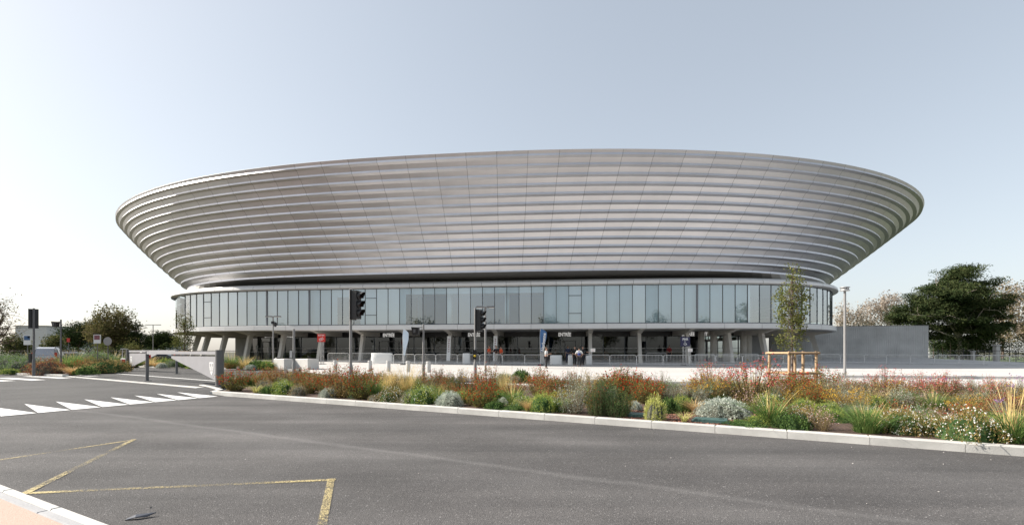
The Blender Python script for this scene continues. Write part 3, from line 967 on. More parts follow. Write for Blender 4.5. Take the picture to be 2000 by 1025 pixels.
def strip_blades(rng, n, base_r, h, w, lean, droop, seg=4, hvar=.3):
    """grass or strap blades as tapering strips, given as quads"""
    out = []
    for i in range(n):
        a = rng.uniform(0, 2 * math.pi); r = base_r * math.sqrt(rng.uniform(0, 1))
        p = np.array([r * math.cos(a), r * math.sin(a), 0.0])
        H = h * (1 + rng.uniform(-hvar, hvar * .6)); out_d = np.array([math.cos(a + rng.normal() * .5), math.sin(a + rng.normal() * .5), 0])
        ln = abs(rng.normal(lean, lean * .5)) * (0.3 + 1.0 * r / max(base_r, 1e-6))
        side = np.array([-out_d[1], out_d[0], 0]); 
        if rng.uniform() < .5: side = np.array([side[0] * .5 + rng.normal() * .5, side[1] * .5 + rng.normal() * .5, 0]); side /= np.linalg.norm(side) + 1e-9
        prev = None
        for s in range(seg + 1):
            t = s / seg
            c = p + out_d * (ln * H * t ** 1.6 + droop * H * t ** 3) + np.array([0, 0, H * (t - droop * .55 * t ** 3)])
            ww = w * (1 - t) ** .7 * .5 + .0008
            a_, b_ = c - side * ww, c + side * ww
            if prev is not None: out += [prev[0], prev[1], b_, a_]
            prev = (a_, b_)
    return np.array(out)
def stems(rng, n, base_r, h, spread, curve=.3, hvar=.25):
    """list of polylines"""
    S = []
    for i in range(n):
        a = rng.uniform(0, 2 * math.pi); rr = math.sqrt(rng.uniform(0, 1))
        top = spread * rr; H = h * (1 - .38 * rr ** 2) * (1 + rng.uniform(-hvar, hvar * .5))
        b0 = base_r * rr
        pts = []
        wob = rng.normal(size=2) * .05 * h
        for t in np.linspace(0, 1, 6):
            r_ = b0 + (top - b0) * (t ** (1 + curve) if curve >= 0 else t ** (1 / (1 - curve)))
            pts.append((r_ * math.cos(a) + wob[0] * t * t, r_ * math.sin(a) + wob[1] * t * t, H * t))
        S.append(np.array(pts))
    return S
def along(S, rng, per, f0=0.0, f1=1.0, jitter=.02):
    P = []; D = []
    for pl in S:
        for k in range(per):
            t = rng.uniform(f0, f1) * (len(pl) - 1); i = min(int(t), len(pl) - 2)
            P.append(pl[i] + (pl[i + 1] - pl[i]) * (t - i) + rng.normal(size=3) * jitter); D.append(pl[i + 1] - pl[i])
    D = np.array(D); D /= np.linalg.norm(D, axis=1)[:, None] + 1e-9
    return np.array(P), D
def stem_tubes(S, r):
    b = MB()
    for pl in S:
        b.tube([tuple(p) for p in pl], [r * (1 - .7 * i / (len(pl) - 1)) for i in range(len(pl))], 3, False)
    return b

LM = dict(
    salvia=leafmat("salvia leaf", (0.078, 0.116, 0.034), (0.202, 0.202, 0.070)),
    olive=leafmat("olive leaf", (0.132, 0.132, 0.039), (0.296, 0.240, 0.078)),
    brown=leafmat("brown seed stalk", (0.265, 0.178, 0.078), (0.466, 0.327, 0.139)),
    straw=leafmat("straw blade", (0.559, 0.420, 0.171), (0.800, 0.636, 0.310)),
    green=leafmat("green blade", (0.085, 0.163, 0.047), (0.217, 0.310, 0.093)),
    lime=leafmat("lime leaf", (0.265, 0.342, 0.070), (0.559, 0.559, 0.155)),
    silver=leafmat("silver leaf", (0.342, 0.389, 0.342), (0.652, 0.683, 0.590), .15),
    sage=leafmat("grey green leaf", (0.171, 0.217, 0.155), (0.358, 0.404, 0.296), .2),
    rosemary=leafmat("rosemary needle", (0.040, 0.085, 0.031), (0.116, 0.178, 0.070), .2),
    dark=leafmat("dark leaf", (0.028, 0.062, 0.022), (0.078, 0.124, 0.047), .2),
    wine=leafmat("wine red leaf", (0.171, 0.047, 0.039), (0.373, 0.116, 0.085), .25),
    tan=leafmat("tan hair grass", (0.497, 0.342, 0.155), (0.776, 0.574, 0.296)),
    core=leafmat("grey inner twigs", (0.081, 0.086, 0.069), (0.138, 0.138, 0.109), .1),
    cream=leafmat("variegated leaf", (0.404, 0.389, 0.124), (0.800, 0.776, 0.342)))
FM = dict(
    red=leafmat("red petal", (.50, .018, .012), (.66, .06, .03), .3, .05, 30),
    pink=leafmat("coral pink petal", (.60, .10, .11), (.72, .26, .24), .3, .05, 30),
    pale=leafmat("pale pink petal", (.66, .42, .42), (.74, .58, .56), .3, .05, 30),
    white=leafmat("white petal", (.74, .74, .70), (.80, .78, .72), .2, .03, 30),
    yellow=leafmat("yellow petal", (.62, .36, .03), (.70, .48, .10), .3, .05, 30),
    mauve=leafmat("mauve petal", (.34, .17, .38), (.48, .30, .50), .3, .05, 30))
STEMM = mat("green brown stem", (.12, .085, .045), .9)

def flower_quads(P, rng, size):
    v1 = leaf_quads(P, size, size * .8, rng, .3); v2 = leaf_quads(P, size, size * .8, rng, .3)
    return np.concatenate([v1, v2])
def bush(seed, h=1.0, r=.5, n=46, leaf="salvia", ll=.035, lw=.016, per=44, f0=.08, curve=-.4, flower=None, fsize=.03, fper=9, ff0=.6, leaf2=None, stem_r=.006, base_r=.12, fj=.025, hvar=.25):
    rng = np.random.default_rng(seed)
    S = stems(rng, n, base_r, h, r, curve, hvar)
    P, D = along(S, rng, per, f0, 1.0, .03)
    half = len(P) // 2 if leaf2 else len(P)
    idx = rng.permutation(len(P))
    groups = [leaf_quads(P[idx[:half]], ll, lw, rng, .2, D[idx[:half]], .8)]; ms = [LM[leaf]]
    if leaf2: groups.append(leaf_quads(P[idx[half:]], ll, lw, rng, .2, D[idx[half:]], .8)); ms.append(LM[leaf2])
    fol = quads_mesh("foliage", groups, ms + [STEMM], stem_tubes(S, stem_r))
    fl = None
    if flower:
        FP, _ = along(S, rng, fper, ff0, 1.04, fj)
        fl = quads_mesh("flowers", [flower_quads(FP, rng, fsize)], [FM[flower]])
    return fol, fl
def mound(seed, h=.4, r=.5, leaf="silver", n=2600, ll=.03, lw=.01, flower=None, nf=300, fsize=.03, up=.5, leaf2=None, rough=.1):
    """dense low dome of leaves on a core of short twigs"""
    rng = np.random.default_rng(seed)
    a = rng.uniform(0, 2 * math.pi, n); ph = np.arccos(rng.uniform(0.02, 1, n)); rad = rng.uniform(.70, 1, n) ** .6 + np.abs(rng.normal(size=n)) * .05
    lump = 1 + rough * (np.sin(5 * a + seed) * np.sin(3 * ph + seed) + .6 * np.sin(9 * a + 2 * seed)) 
    nrm = np.stack([np.sin(ph) * np.cos(a), np.sin(ph) * np.sin(a), np.cos(ph)], 1)
    C = nrm * np.array([r, r, h]) * (rad * lump)[:, None]
    half = n // 2 if leaf2 else n
    groups = [leaf_quads(C[:half], ll, lw, rng, .0, nrm[:half] + np.array([0, 0, up]), .55)]; ms = [LM[leaf]]
    if leaf2: groups.append(leaf_quads(C[half:], ll, lw, rng, .0, nrm[half:] + np.array([0, 0, up]), .55)); ms.append(LM[leaf2])
    S = stems(rng, 40, .04, h * .85, r * .85, -.3)
    core = stem_tubes(S, .005)
    k0 = len(core.v); core.ball((0, 0, h * .02), (r * .80, r * .80, h * .80), 14, 8)
    core.v[k0:] = [tuple(np.array(q) * (1 + .10 * math.sin(7 * q[0] / r + seed) * math.sin(6 * q[1] / r + 2 * seed))) for q in core.v[k0:]]
    core.v[k0:] = [(q[0], q[1], max(q[2], .0)) for q in core.v[k0:]]
    fol = quads_mesh("foliage", groups, ms + [LM["dark"] if leaf in ("dark", "green", "salvia", "lime") else LM["core"]], core)
    fl = None
    if flower:
        a = rng.uniform(0, 2 * math.pi, nf); ph = np.arccos(rng.uniform(0.05, 1, nf))
        nrm = np.stack([np.sin(ph) * np.cos(a), np.sin(ph) * np.sin(a), np.cos(ph)], 1)
        lump = 1 + rough * (np.sin(5 * a + seed) * np.sin(3 * ph + seed) + .6 * np.sin(9 * a + 2 * seed))
        fl = quads_mesh("flowers", [flower_quads(nrm * np.array([r, r, h]) * (1.05 * lump)[:, None], rng, fsize)], [FM[flower]])
    return fol, fl
def tuft(seed, h=.5, w=.012, n=160, base_r=.1, lean=.5, droop=.3, blade="green", n2=0, blade2="straw", h2=1.2, flower=None):
    rng = np.random.default_rng(seed)
    groups = [strip_blades(rng, n, base_r, h, w, lean, droop)]; ms = [LM[blade]]
    if n2: groups.append(strip_blades(rng, n2, base_r * .8, h2, w * .55, lean * .45, .06)); ms.append(LM[blade2])
    fol = quads_mesh("blades", groups, ms)
    fl = None
    if flower:
        rng2 = np.random.default_rng(seed + 5); tops = groups[-1].reshape(-1, 4, 3)[3::4, 2]
        P = np.repeat(tops[::3], 7, 0) + rng2.normal(size=(len(tops[::3]) * 7, 3)) * .025
        fl = quads_mesh("flowers", [flower_quads(P, rng2, .028)], [FM[flower]])
    return fol, fl

# plant kinds: name, (nominal height, nominal spread across), builder with two variants
KIND = {}
def kind(key, name, cat, hh, ww, fn):
    KIND[key] = dict(wide=1.02 if key in ("santolina", "daisy", "limedaisy", "darkmound", "groundcover", "heath", "euphorbia") else 1.28, name=name, cat=cat, h=hh, w=ww, var=[fn(11), fn(29)])
kind("salvia", "red_salvia", "shrub", 1.0, 1.0, lambda s: bush(s, 1.0, .5, 64, "salvia", .045, .022, 40, .05, -.5, "red", .034, 5, .5, leaf2="olive"))
kind("salviag", "red_salvia", "shrub", 1.0, 1.0, lambda s: bush(s + 3, 1.0, .5, 60, "olive", .042, .02, 40, .05, -.5, "red", .030, 4, .5, leaf2="brown"))
kind("gaura", "pink_gaura", "shrub", 1.0, .9, lambda s: bush(s, 1.0, .46, 60, "olive", .05, .012, 26, .0, -.25, "pink", .030, 6, .72, leaf2="brown", hvar=.4))
kind("pinkfine", "pale_pink_gaura", "shrub", 1.0, 1.1, lambda s: bush(s, 1.0, .55, 56, "brown", .05, .010, 26, .0, -.3, "pale", .034, 3, .55, leaf2="olive"))
kind("yellow", "yellow_flowered_shrub", "shrub", 1.0, 1.2, lambda s: bush(s, 1.0, .6, 60, "olive", .05, .013, 34, .0, -.3, "yellow", .036, 5, .6, leaf2="brown"))
kind("strawbush", "dry_seeded_shrub", "shrub", 1.0, 1.0, lambda s: bush(s, 1.0, .5, 60, "brown", .055, .011, 26, .1, -.2, None, leaf2="straw", hvar=.35))
kind("perovskia", "silver_sage_shrub", "shrub", 1.0, 1.1, lambda s: bush(s, 1.0, .52, 80, "silver", .045, .010, 40, .0, -.45, None, leaf2="sage"))
kind("lavender", "grey_lavender", "shrub", 1.0, 1.2, lambda s: bush(s, 1.0, .6, 80, "sage", .06, .010, 30, .0, -.3, "mauve", .020, 1, .9, leaf2="olive", hvar=.4))
kind("rosemary", "upright_rosemary", "shrub", 1.0, .9, lambda s: bush(s, 1.0, .42, 80, "rosemary", .045, .011, 90, .0, -.8, None, base_r=.28, hvar=.3))
kind("santolina", "silver_santolina", "shrub", .5, 1.2, lambda s: mound(s, .5, .6, "silver", 5200, .055, .018, leaf2="silver", rough=.10))
kind("daisy", "white_daisy_mat", "flower", .5, 1.3, lambda s: mound(s, .42, .65, "salvia", 2600, .06, .018, "white", 460, .030, leaf2="brown", rough=.26))
kind("limedaisy", "green_daisy_mound", "flower", .5, 1.0, lambda s: mound(s, .5, .5, "green", 2400, .05, .02, "white", 130, .03, leaf2="lime", rough=.24))
kind("lime", "lime_green_shrub", "shrub", .6, 1.0, lambda s: mound(s, .6, .5, "lime", 2600, .07, .016, leaf2="green", rough=.2, up=1.0))
kind("euphorbia", "variegated_euphorbia", "shrub", .8, .7, lambda s: mound(s, .8, .36, "cream", 2600, .09, .016, leaf2="lime", rough=.25, up=.6))
kind("darkmound", "dark_green_rosette", "shrub", .4, 1.0, lambda s: mound(s, .4, .5, "dark", 1500, .10, .035, leaf2="green", rough=.2, up=.6))
kind("groundcover", "low_green_groundcover", "plant", .12, 1.0, lambda s: mound(s, .12, .5, "green", 2600, .035, .016, leaf2="dark", rough=.2))
kind("heath", "dusky_heath_mound", "shrub", .5, 1.0, lambda s: mound(s, .5, .5, "sage", 2600, .045, .012, "pale", 200, .022, leaf2="brown", rough=.15))
kind("tangrass", "tan_hair_grass", "grass", .5, .7, lambda s: tuft(s, .55, .006, 420, .07, .75, .45, "tan"))
kind("strap", "strap_leaved_clump", "plant", .7, .9, lambda s: tuft(s, .7, .022, 170, .12, .55, .22, "green", 26, "straw", 1.15))
kind("strapmauve", "strap_leaved_clump", "plant", .7, .9, lambda s: tuft(s, .7, .02, 190, .16, .5, .2, "green", 44, "straw", 1.25, "mauve"))
kind("variegrass", "variegated_grass_tuft", "grass", .4, .6, lambda s: tuft(s, .42, .018, 80, .06, .7, .3, "cream"))
kind("greengrass", "green_grass_tuft", "grass", .6, 1.0, lambda s: tuft(s, .6, .010, 380, .18, .55, .25, "green", 30, "straw", .8))
kind("strawgrass", "straw_coloured_grass", "grass", 1.0, .8, lambda s: tuft(s, .55, .010, 200, .16, .4, .2, "olive", 150, "straw", 1.05))
kind("wine", "wine_red_shrub", "shrub", .8, 1.3, lambda s: mound(s, .8, .65, "wine", 3200, .07, .022, leaf2="brown", rough=.2, up=.5))
kind("brownmound", "brown_green_shrub", "shrub", .8, 1.4, lambda s: mound(s, .8, .7, "dark", 3000, .07, .02, leaf2="brown", rough=.22, up=.7))
kind("sagemound", "grey_green_shrub", "shrub", .8, 1.3, lambda s: mound(s, .8, .65, "sage", 3000, .07, .02, leaf2="green", rough=.25, up=.7))
PCOUNT = [0]
USED = set()
def plant(key, px, py, hpx, label, wpx=None, z=BED_Z, group=None, seed=None):
    if label in USED: return None
    USED.add(label)
    K = KIND[key]
    p = spot(px, py, z); s = p.y / FOCAL
    H = hpx * s * 1.06; W = (wpx * s * K["wide"]) if wpx else H * K["w"] / K["h"] * K["wide"]
    need = KERB_T + .20 + .40 * min(W, .95); tt = p.x * E2.x + p.y * E2.y
    if z == BED_Z and tt < need:                      # keep the plant behind the kerb
        f = need / tt; p = Vector((p.x * f, p.y * f, z)); W *= f; H *= f
    PCOUNT[0] += 1
    fol, fl = K["var"][PCOUNT[0] % 2]
    t = thing(K["name"], label, K["cat"], (p.x, p.y, z - .01), (PCOUNT[0] * 2.399) % 6.283, group)
    sc = (W / K["w"], W / K["w"], H / K["h"])
    t.scale = sc
    f_ = add(fol.name, fol, t); f_["kind"] = "stuff"
    if fl:
        f_ = add("flowers", fl, t); f_["kind"] = "stuff"
    return t

# ================================================================== planting, front bed: the plants one can single out
P = plant
P("salvia", 462, 764, 46, "red salvia bush against the thick gate post", 56)
P("variegrass", 500, 768, 17, "small yellow-green tuft behind the kerb, beside the gate-post salvia")
P("heath", 517, 763, 22, "low dusky mound right of the small yellow-green tuft", 34)
P("darkmound", 522, 770, 13, "small dark green plant at the kerb below the dusky mound", 24)
P("strawbush", 545, 757, 40, "tawny dry shrub left of the bare grey pole", 52)
P("limedaisy", 556, 773, 25, "first green mound with white flowers at the left kerb", 40)
P("heath", 582, 773, 20, "dusky pink mound at the kerb under the red sign", 34)
P("lime", 594, 768, 18, "small lime green shrub left of the red salvias", 26)
P("salviag", 604, 768, 46, "red salvia bush right of the bare grey pole", 56)
P("salvia", 640, 771, 48, "red salvia bush left of the first traffic light", 50)
P("santolina", 641, 780, 18, "small silver cushion at the kerb below the red salvias", 32)
P("salviag", 668, 777, 64, "tall red salvia in front of the first traffic light", 62)
P("salvia", 704, 780, 66, "tall dense red salvia right of the first traffic light", 62)
P("greengrass", 731, 779, 40, "dark green grass between tall salvia and white-flowered cushion", 36)
P("strawgrass", 752, 773, 48, "straw-coloured grass behind the white-flowered silver cushion", 44)
P("heath", 730, 784, 12, "flat grey-green cushion at the kerb below the dark grass", 24)
P("daisy", 764, 789, 26, "rounded cushion dotted with white flowers at the kerb", 56)
P("strawgrass", 795, 775, 55, "broad straw-coloured grass in front of the white feather flag", 52)
P("limedaisy", 824, 793, 30, "green mound with white flowers left of the silver cushion", 56)
P("heath", 792, 791, 16, "low white-speckled plant between two kerb cushions", 28)
P("santolina", 879, 796, 25, "round silver grey cushion at the kerb, left of centre", 52)
P("greengrass", 855, 783, 22, "bright green grass behind the silver cushion", 40)
P("rosemary", 886, 777, 44, "narrow dark green rosemary behind the silver cushion", 26)
P("salviag", 852, 766, 46, "red salvia bush beside the pole with a lamp box", 52)
P("salvia", 941, 799, 56, "large red salvia at the kerb below the second traffic light", 62)
P("salviag", 952, 769, 54, "olive and red salvia behind the second traffic light pole", 58)
P("strawgrass", 984, 778, 50, "pale straw stalks right of the second traffic light", 32)
P("darkmound", 968, 801, 14, "low dark plant with white specks right of the large salvia", 40)
P("strap", 1001, 790, 32, "green strap-leaved clump with long straw stalks, centre", 40)
P("santolina", 990, 771, 16, "pale silver cushion behind the centre strap clump", 34)
P("groundcover", 1001, 803, 8, "flat green mat at the kerb, centre", 44)
P("heath", 1026, 791, 22, "grey-pink mound between strap clump and lime shrub", 38)
P("tangrass", 1031, 806, 26, "small tan grass at the kerb left of the lime shrub", 22)
P("lime", 1058, 806, 34, "lime green shrub at the kerb under the man in the white shirt", 46)
P("salviag", 1062, 780, 54, "orange-red salvia below the man in the white shirt", 58)
P("perovskia", 1120, 810, 68, "tall silver sage shrub left of the dark rosemary", 78)
P("lavender", 1128, 776, 56, "pale grey flower spikes below the man in the blue vest", 60)
P("rosemary", 1168, 811, 66, "dark upright rosemary, left one of the pair at the kerb", 42)
P("rosemary", 1205, 813, 60, "dark upright rosemary, right one of the pair at the kerb", 50)
P("salvia", 1216, 779, 58, "wide bright red salvia behind the right rosemary", 74)
P("salvia", 1266, 788, 54, "red salvia behind the variegated euphorbia", 62)
P("euphorbia", 1279, 821, 42, "yellow variegated euphorbia between the two green covers", 38)
P("santolina", 1239, 800, 16, "small pale silver plant beside the left green cover", 28)
P("darkmound", 1305, 806, 26, "grey-green shrub right of the variegated euphorbia", 34)
P("variegrass", 1336, 825, 22, "small striped tuft at the kerb left of the right green cover", 26)
P("lime", 1331, 802, 28, "pale yellow-green tuft left of the tan hair grass", 36)
P("tangrass", 1314, 778, 22, "tan hair grass behind the pale yellow-green tuft", 34)
P("tangrass", 1358, 806, 27, "tan hair grass left of the big silver cushion", 36)
P("greengrass", 1392, 784, 18, "bright green grass behind the big silver cushion", 44)
P("santolina", 1412, 813, 34, "big wide silver cushion on red mulch", 96)
P("yellow", 1386, 783, 54, "olive shrub with yellow flowers behind the big silver cushion", 84)
P("gaura", 1392, 768, 54, "pink-tipped gaura behind the yellow-flowered olive shrub", 74)
P("gaura", 1468, 788, 92, "tallest gaura with coral flowers left of the staked tree", 96)
P("pinkfine", 1458, 806, 46, "wispy pale pink gaura right of the big silver cushion", 58)
P("strap", 1505, 828, 48, "large strap-leaved clump with arching straw stalks", 74)
P("groundcover", 1462, 832, 8, "flat bright green mat at the kerb by the strap clump", 84)
P("daisy", 1560, 830, 34, "white daisy mat behind the dark rosette", 66)
P("darkmound", 1547, 840, 24, "dark green rosette at the kerb below the staked tree", 58)
P("salvia", 1558, 776, 52, "red salvia at the foot of the staked tree", 54)
P("salvia", 1612, 772, 52, "red salvia left of the tall lamp post", 66)
P("yellow", 1576, 788, 44, "orange-flowered shrub below the staked tree", 62)
P("pinkfine", 1606, 841, 44, "tawny pale-flowered plant right of the dark rosette", 54)
P("yellow", 1648, 806, 54, "orange-flowered shrub under the lamp post", 74)
P("strawbush", 1700, 796, 50, "tawny dry shrub right of the lamp post", 62)
P("greengrass", 1692, 848, 48, "large green grass tuft at the right kerb", 84)
P("daisy", 1766, 846, 52, "white daisy mat right of the large grass tuft", 70)
P("perovskia", 1756, 800, 40, "pale silver-green shrub behind the middle daisy mat", 44)
P("gaura", 1742, 780, 56, "coral pink gaura right of the lamp post", 60)
P("gaura", 1832, 786, 56, "dense coral pink gaura left of the grey lavenders", 66)
P("pinkfine", 1826, 836, 44, "brownish pale-flowered plant between the two daisy mats", 62)
P("daisy", 1884, 866, 56, "broad white daisy mat at the far right kerb", 116)
P("santolina", 1920, 840, 26, "silver cushion behind the broad daisy mat", 60)
P("lime", 1915, 852, 22, "yellow-green mound behind the broad daisy mat", 50)
P("yellow", 1886, 812, 40, "olive shrub with yellow flowers behind the far right daisies", 62)
P("brownmound", 1925, 808, 34, "dark blue-green shrub left of the far right clump", 60)
P("lavender", 1880, 790, 46, "grey lavender, left of the three at the right edge", 70)
P("lavender", 1942, 792, 48, "grey lavender, middle of the three at the right edge", 70)
P("lavender", 2004, 796, 50, "grey lavender cut by the right edge of the picture", 76)
P("strapmauve", 1976, 871, 62, "big strap-leaved clump with straw stalks and mauve flowers", 84)
P("wine", 1960, 815, 44, "reddish shrub behind the mauve-flowered clump", 50)
# filling between them, back rows of the bed
MARKS = [(432, "the thick gate post"), (500, "the small yellow-green tuft"), (574, "the bare grey pole"), (629, "the red sign"), (685, "the first traffic light"), (722, "the second bollard"), (764, "the white-flowered cushion"),
    (795, "the white feather flag"), (827, "the detector pole"), (879, "the first banner column"), (928, "the second traffic light"), (968, "the red-shirted people"), (1001, "the centre strap clump"), (1060, "the blue feather flag"),
    (1120, "the tall silver sage"), (1158, "the notice stand"), (1205, "the right rosemary"), (1249, "the plain column"), (1279, "the variegated euphorbia"), (1337, "the navy sign"), (1412, "the big silver cushion"),
    (1468, "the tallest gaura"), (1505, "the large strap clump"), (1547, "the staked tree"), (1606, "the tawny kerb plant"), (1650, "the tall lamp post"), (1692, "the large grass tuft"), (1766, "the middle daisy mat"), (1813, "the wall end"),
    (1873, "the big pine trunk"), (1925, "the dark blue-green shrub"), (1976, "the mauve-flowered clump"), (2060, "the picture edge"), (2130, "the last kerb in view"), (2200, "the far bed end"), (2280, "the bed outside the picture"), (2360, "the bed beyond the picture"), (2440, "the bed past the picture")]
def where(px):
    d, nm = min(((px - m, nm) for m, nm in MARKS), key=lambda q: abs(q[0]))
    return (f"in line with {nm}" if abs(d) < 5 else f"a little {'right' if d > 0 else 'left'} of {nm}" if abs(d) < 15 else f"some way {'right' if d > 0 else 'left'} of {nm}")
rg = random.Random(7)
fill_kinds = [("salviag", 44), ("strawbush", 40), ("yellow", 42), ("heath", 20), ("lavender", 42), ("lavender", 40), ("pinkfine", 42), ("salvia", 46), ("salvia", 42), ("greengrass", 30), ("greengrass", 28), ("strawgrass", 42)]
fl_label = {"salviag": "olive red-dotted salvia, back rows", "strawbush": "tawny dry shrub, back rows", "yellow": "yellow-dotted olive shrub, back rows",
    "heath": "low dusky mound, back rows", "lavender": "grey spiky lavender, back rows", "pinkfine": "wispy pale pink plant, back rows",
    "salvia": "green red-dotted salvia, back rows", "tangrass": "tan hair grass, back rows", "greengrass": "green grass, back rows", "strawgrass": "straw grass, back rows"}
for i in range(124):
    px = 470 + i * 17 + rg.uniform(-10, 10)
    if 985 < px < 1050 or 1170 < px < 1200: continue
    base = 752 + min(px - 480, 1700) * .0215 + rg.uniform(0, 9)
    k_, h_ = fill_kinds[rg.randrange(len(fill_kinds))]
    if px > 1700: k_, h_ = rg.choice([("lavender", 40), ("gaura", 44), ("pinkfine", 40), ("yellow", 40)])
    if k_ == "gaura": lab = "coral gaura, back rows"
    else: lab = fl_label[k_]
    P(k_, px, base, h_ * rg.uniform(.85, 1.15) * (.76 + .3 * (base - 750) / 30), lab + ' ' + where(px), group="filler plants of the back rows")
mid_kinds = [("heath", 18), ("groundcover", 7), ("greengrass", 24), ("lime", 22), ("lime", 20), ("pinkfine", 34), ("yellow", 32), ("salviag", 36), ("limedaisy", 20), ("perovskia", 34), ("santolina", 14), ("sagemound", 22)]
ml_label = {"heath": "low dusky mound, middle rows", "groundcover": "flat green mat, middle rows", "greengrass": "green grass, middle rows", "lime": "lime green mound, middle rows",
    "pinkfine": "wispy pale pink plant, middle rows", "strawbush": "tawny dry shrub, middle rows", "yellow": "yellow-dotted olive shrub, middle rows", "salviag": "red-dotted salvia, middle rows", "limedaisy": "white-dotted green mound, middle rows", "perovskia": "silver sage shrub, middle rows", "santolina": "small silver cushion, middle rows", "sagemound": "grey-green shrub, middle rows"}
for i in range(150):
    px = 500 + i * 13 + rg.uniform(-12, 12)
    kerb_y = 773 + (px - 440) * .0757 - 9
    base = kerb_y - rg.uniform(5, 28) - (px - 500) * .008
    if 1225 < px < 1480: continue
    if px > 1480 and i % 2: base -= 14
    k_, h_ = mid_kinds[rg.randrange(len(mid_kinds))]
    P(k_, px, base, h_ * rg.uniform(.9, 1.25) * (.82 + .35 * (px - 500) / 1500), ml_label[k_] + ' ' + where(px), group="filler plants of the middle rows")
# a further loose row in the wide right-hand part, where the bed is deepest
for i in range(100):
    px = 1180 + i * 13.2 + rg.uniform(-6, 6)
    base = 774 + (px - 1180) * .030 + rg.uniform(-6, 10)
    if 1330 < px < 1480 and base > 786: continue
    k_, h_ = rg.choice([("pinkfine", 38), ("strawbush", 34), ("yellow", 36), ("perovskia", 36), ("perovskia", 38), ("lavender", 40), ("lavender", 38), ("salvia", 42), ("greengrass", 30), ("sagemound", 26), ("limedaisy", 20)])
    nm = {"pinkfine": "wispy pale pink plant", "strawbush": "tawny dry shrub", "yellow": "yellow-dotted olive shrub", "perovskia": "silver sage shrub", "lavender": "grey spiky lavender", "salvia": "green red-dotted salvia", "greengrass": "green grass", "limedaisy": "white-dotted green mound", "sagemound": "grey-green shrub"}[k_]
    P(k_, px, base, h_ * rg.uniform(.85, 1.15), nm + ", inner rows " + where(px), group="filler plants of the inner rows")
# ---- left bed
LZ = .16
def PL(*a, **k): return plant(*a, z=LZ, **k)
PL("wine", 92, 731, 28, "dark red bush between the signal pole and the camera pole", 48)
PL("tangrass", 141, 731, 17, "tan grass tuft right of the camera pole", 26)
PL("darkmound", 168, 731, 14, "low green plant right of the tan tuft in the left bed", 34)
PL("brownmound", 205, 727, 24, "brown-green shrub at the right end of the left bed", 58)
PL("brownmound", 238, 723, 18, "dark shrub beside the far gate post", 34)
PL("sagemound", 8, 727, 30, "grey-green shrub cut by the left edge", 60)
PL("sagemound", 48, 728, 28, "grey-green shrub left of the dark red bush", 52)
PL("lime", 18, 730, 10, "low yellowish mound at the left edge of the left bed", 26)
PL("salviag", 172, 722, 24, "reddish salvia behind the tan tuft in the left bed", 44)
for i, (px, base, h_) in enumerate(((20, 716, 22), (60, 715, 20), (105, 716, 22), (145, 717, 26), (185, 714, 26), (222, 712, 18), (-15, 716, 22), (128, 721, 26))):
    PL("sagemound" if i % 2 == 0 else "greengrass", px, base, h_, ("grey-green shrub" if i % 2 == 0 else "green grass") + " in the back row of the left bed, " + ["near the left edge", "left of the rear-facing signal", "above the dark red bush", "right of the camera pole", "below the white information sign", "below the round sign", "cut by the left edge", "right behind the camera pole"][i], 52, group="back row plants of the left bed")
# ---- rear bed behind the car park lane
RZ = .18
def PR(*a, **k): return plant(*a, z=RZ, **k)
for i, (k_, px, base, h_, w_, lab) in enumerate((
    ("greengrass", 272, 714, 14, 26, "green grass at the left end of the rear bed"), ("strawgrass", 295, 715, 17, 26, "straw grass under the far gate leaf"),
    ("tangrass", 305, 716.5, 11, 22, "tan grass in the rear bed behind the far gate"), ("lime", 322, 715, 14, 24, "light green shrub in the rear bed below the lamp"),
    ("santolina", 316, 718, 9, 18, "silver cushion in the rear bed behind the gate"), ("sagemound", 340, 717, 15, 26, "grey-green shrub in the rear bed between gate posts"),
    ("greengrass", 360, 717.5, 14, 24, "green grass in the rear bed under the triangular gate panel"), ("lime", 378, 719, 9, 20, "lime mound beside the triangular gate panel"),
    ("greengrass", 452, 719.5, 25, 36, "tall green grass right of the thick gate post"), ("salviag", 447, 720, 14, 22, "red-flowered plant right of the thick gate post"),
    ("strawgrass", 478, 720, 22, 34, "straw grass in the rear bed left of the lamp with cameras"), ("darkmound", 502, 720.5, 15, 34, "dark green shrub in the rear bed beside the litter bin"),
    ("santolina", 490, 721, 9, 24, "blue-grey cushion in the rear bed"), ("lime", 522, 720.5, 15, 26, "light green shrub next to the litter bin"),
    ("darkmound", 1018, 745, 20, 36, "dark shrub in the rear bed under the red-shirted group"), ("heath", 1005, 747, 14, 26, "pale mound in the rear bed, centre"),
    ("sagemound", 985, 745, 16, 30, "grey shrub in the rear bed left of centre"), ("yellow", 1040, 747, 16, 26, "olive shrub at the right tip of the rear bed"))):
    PR(k_, px, base, h_, lab, w_)

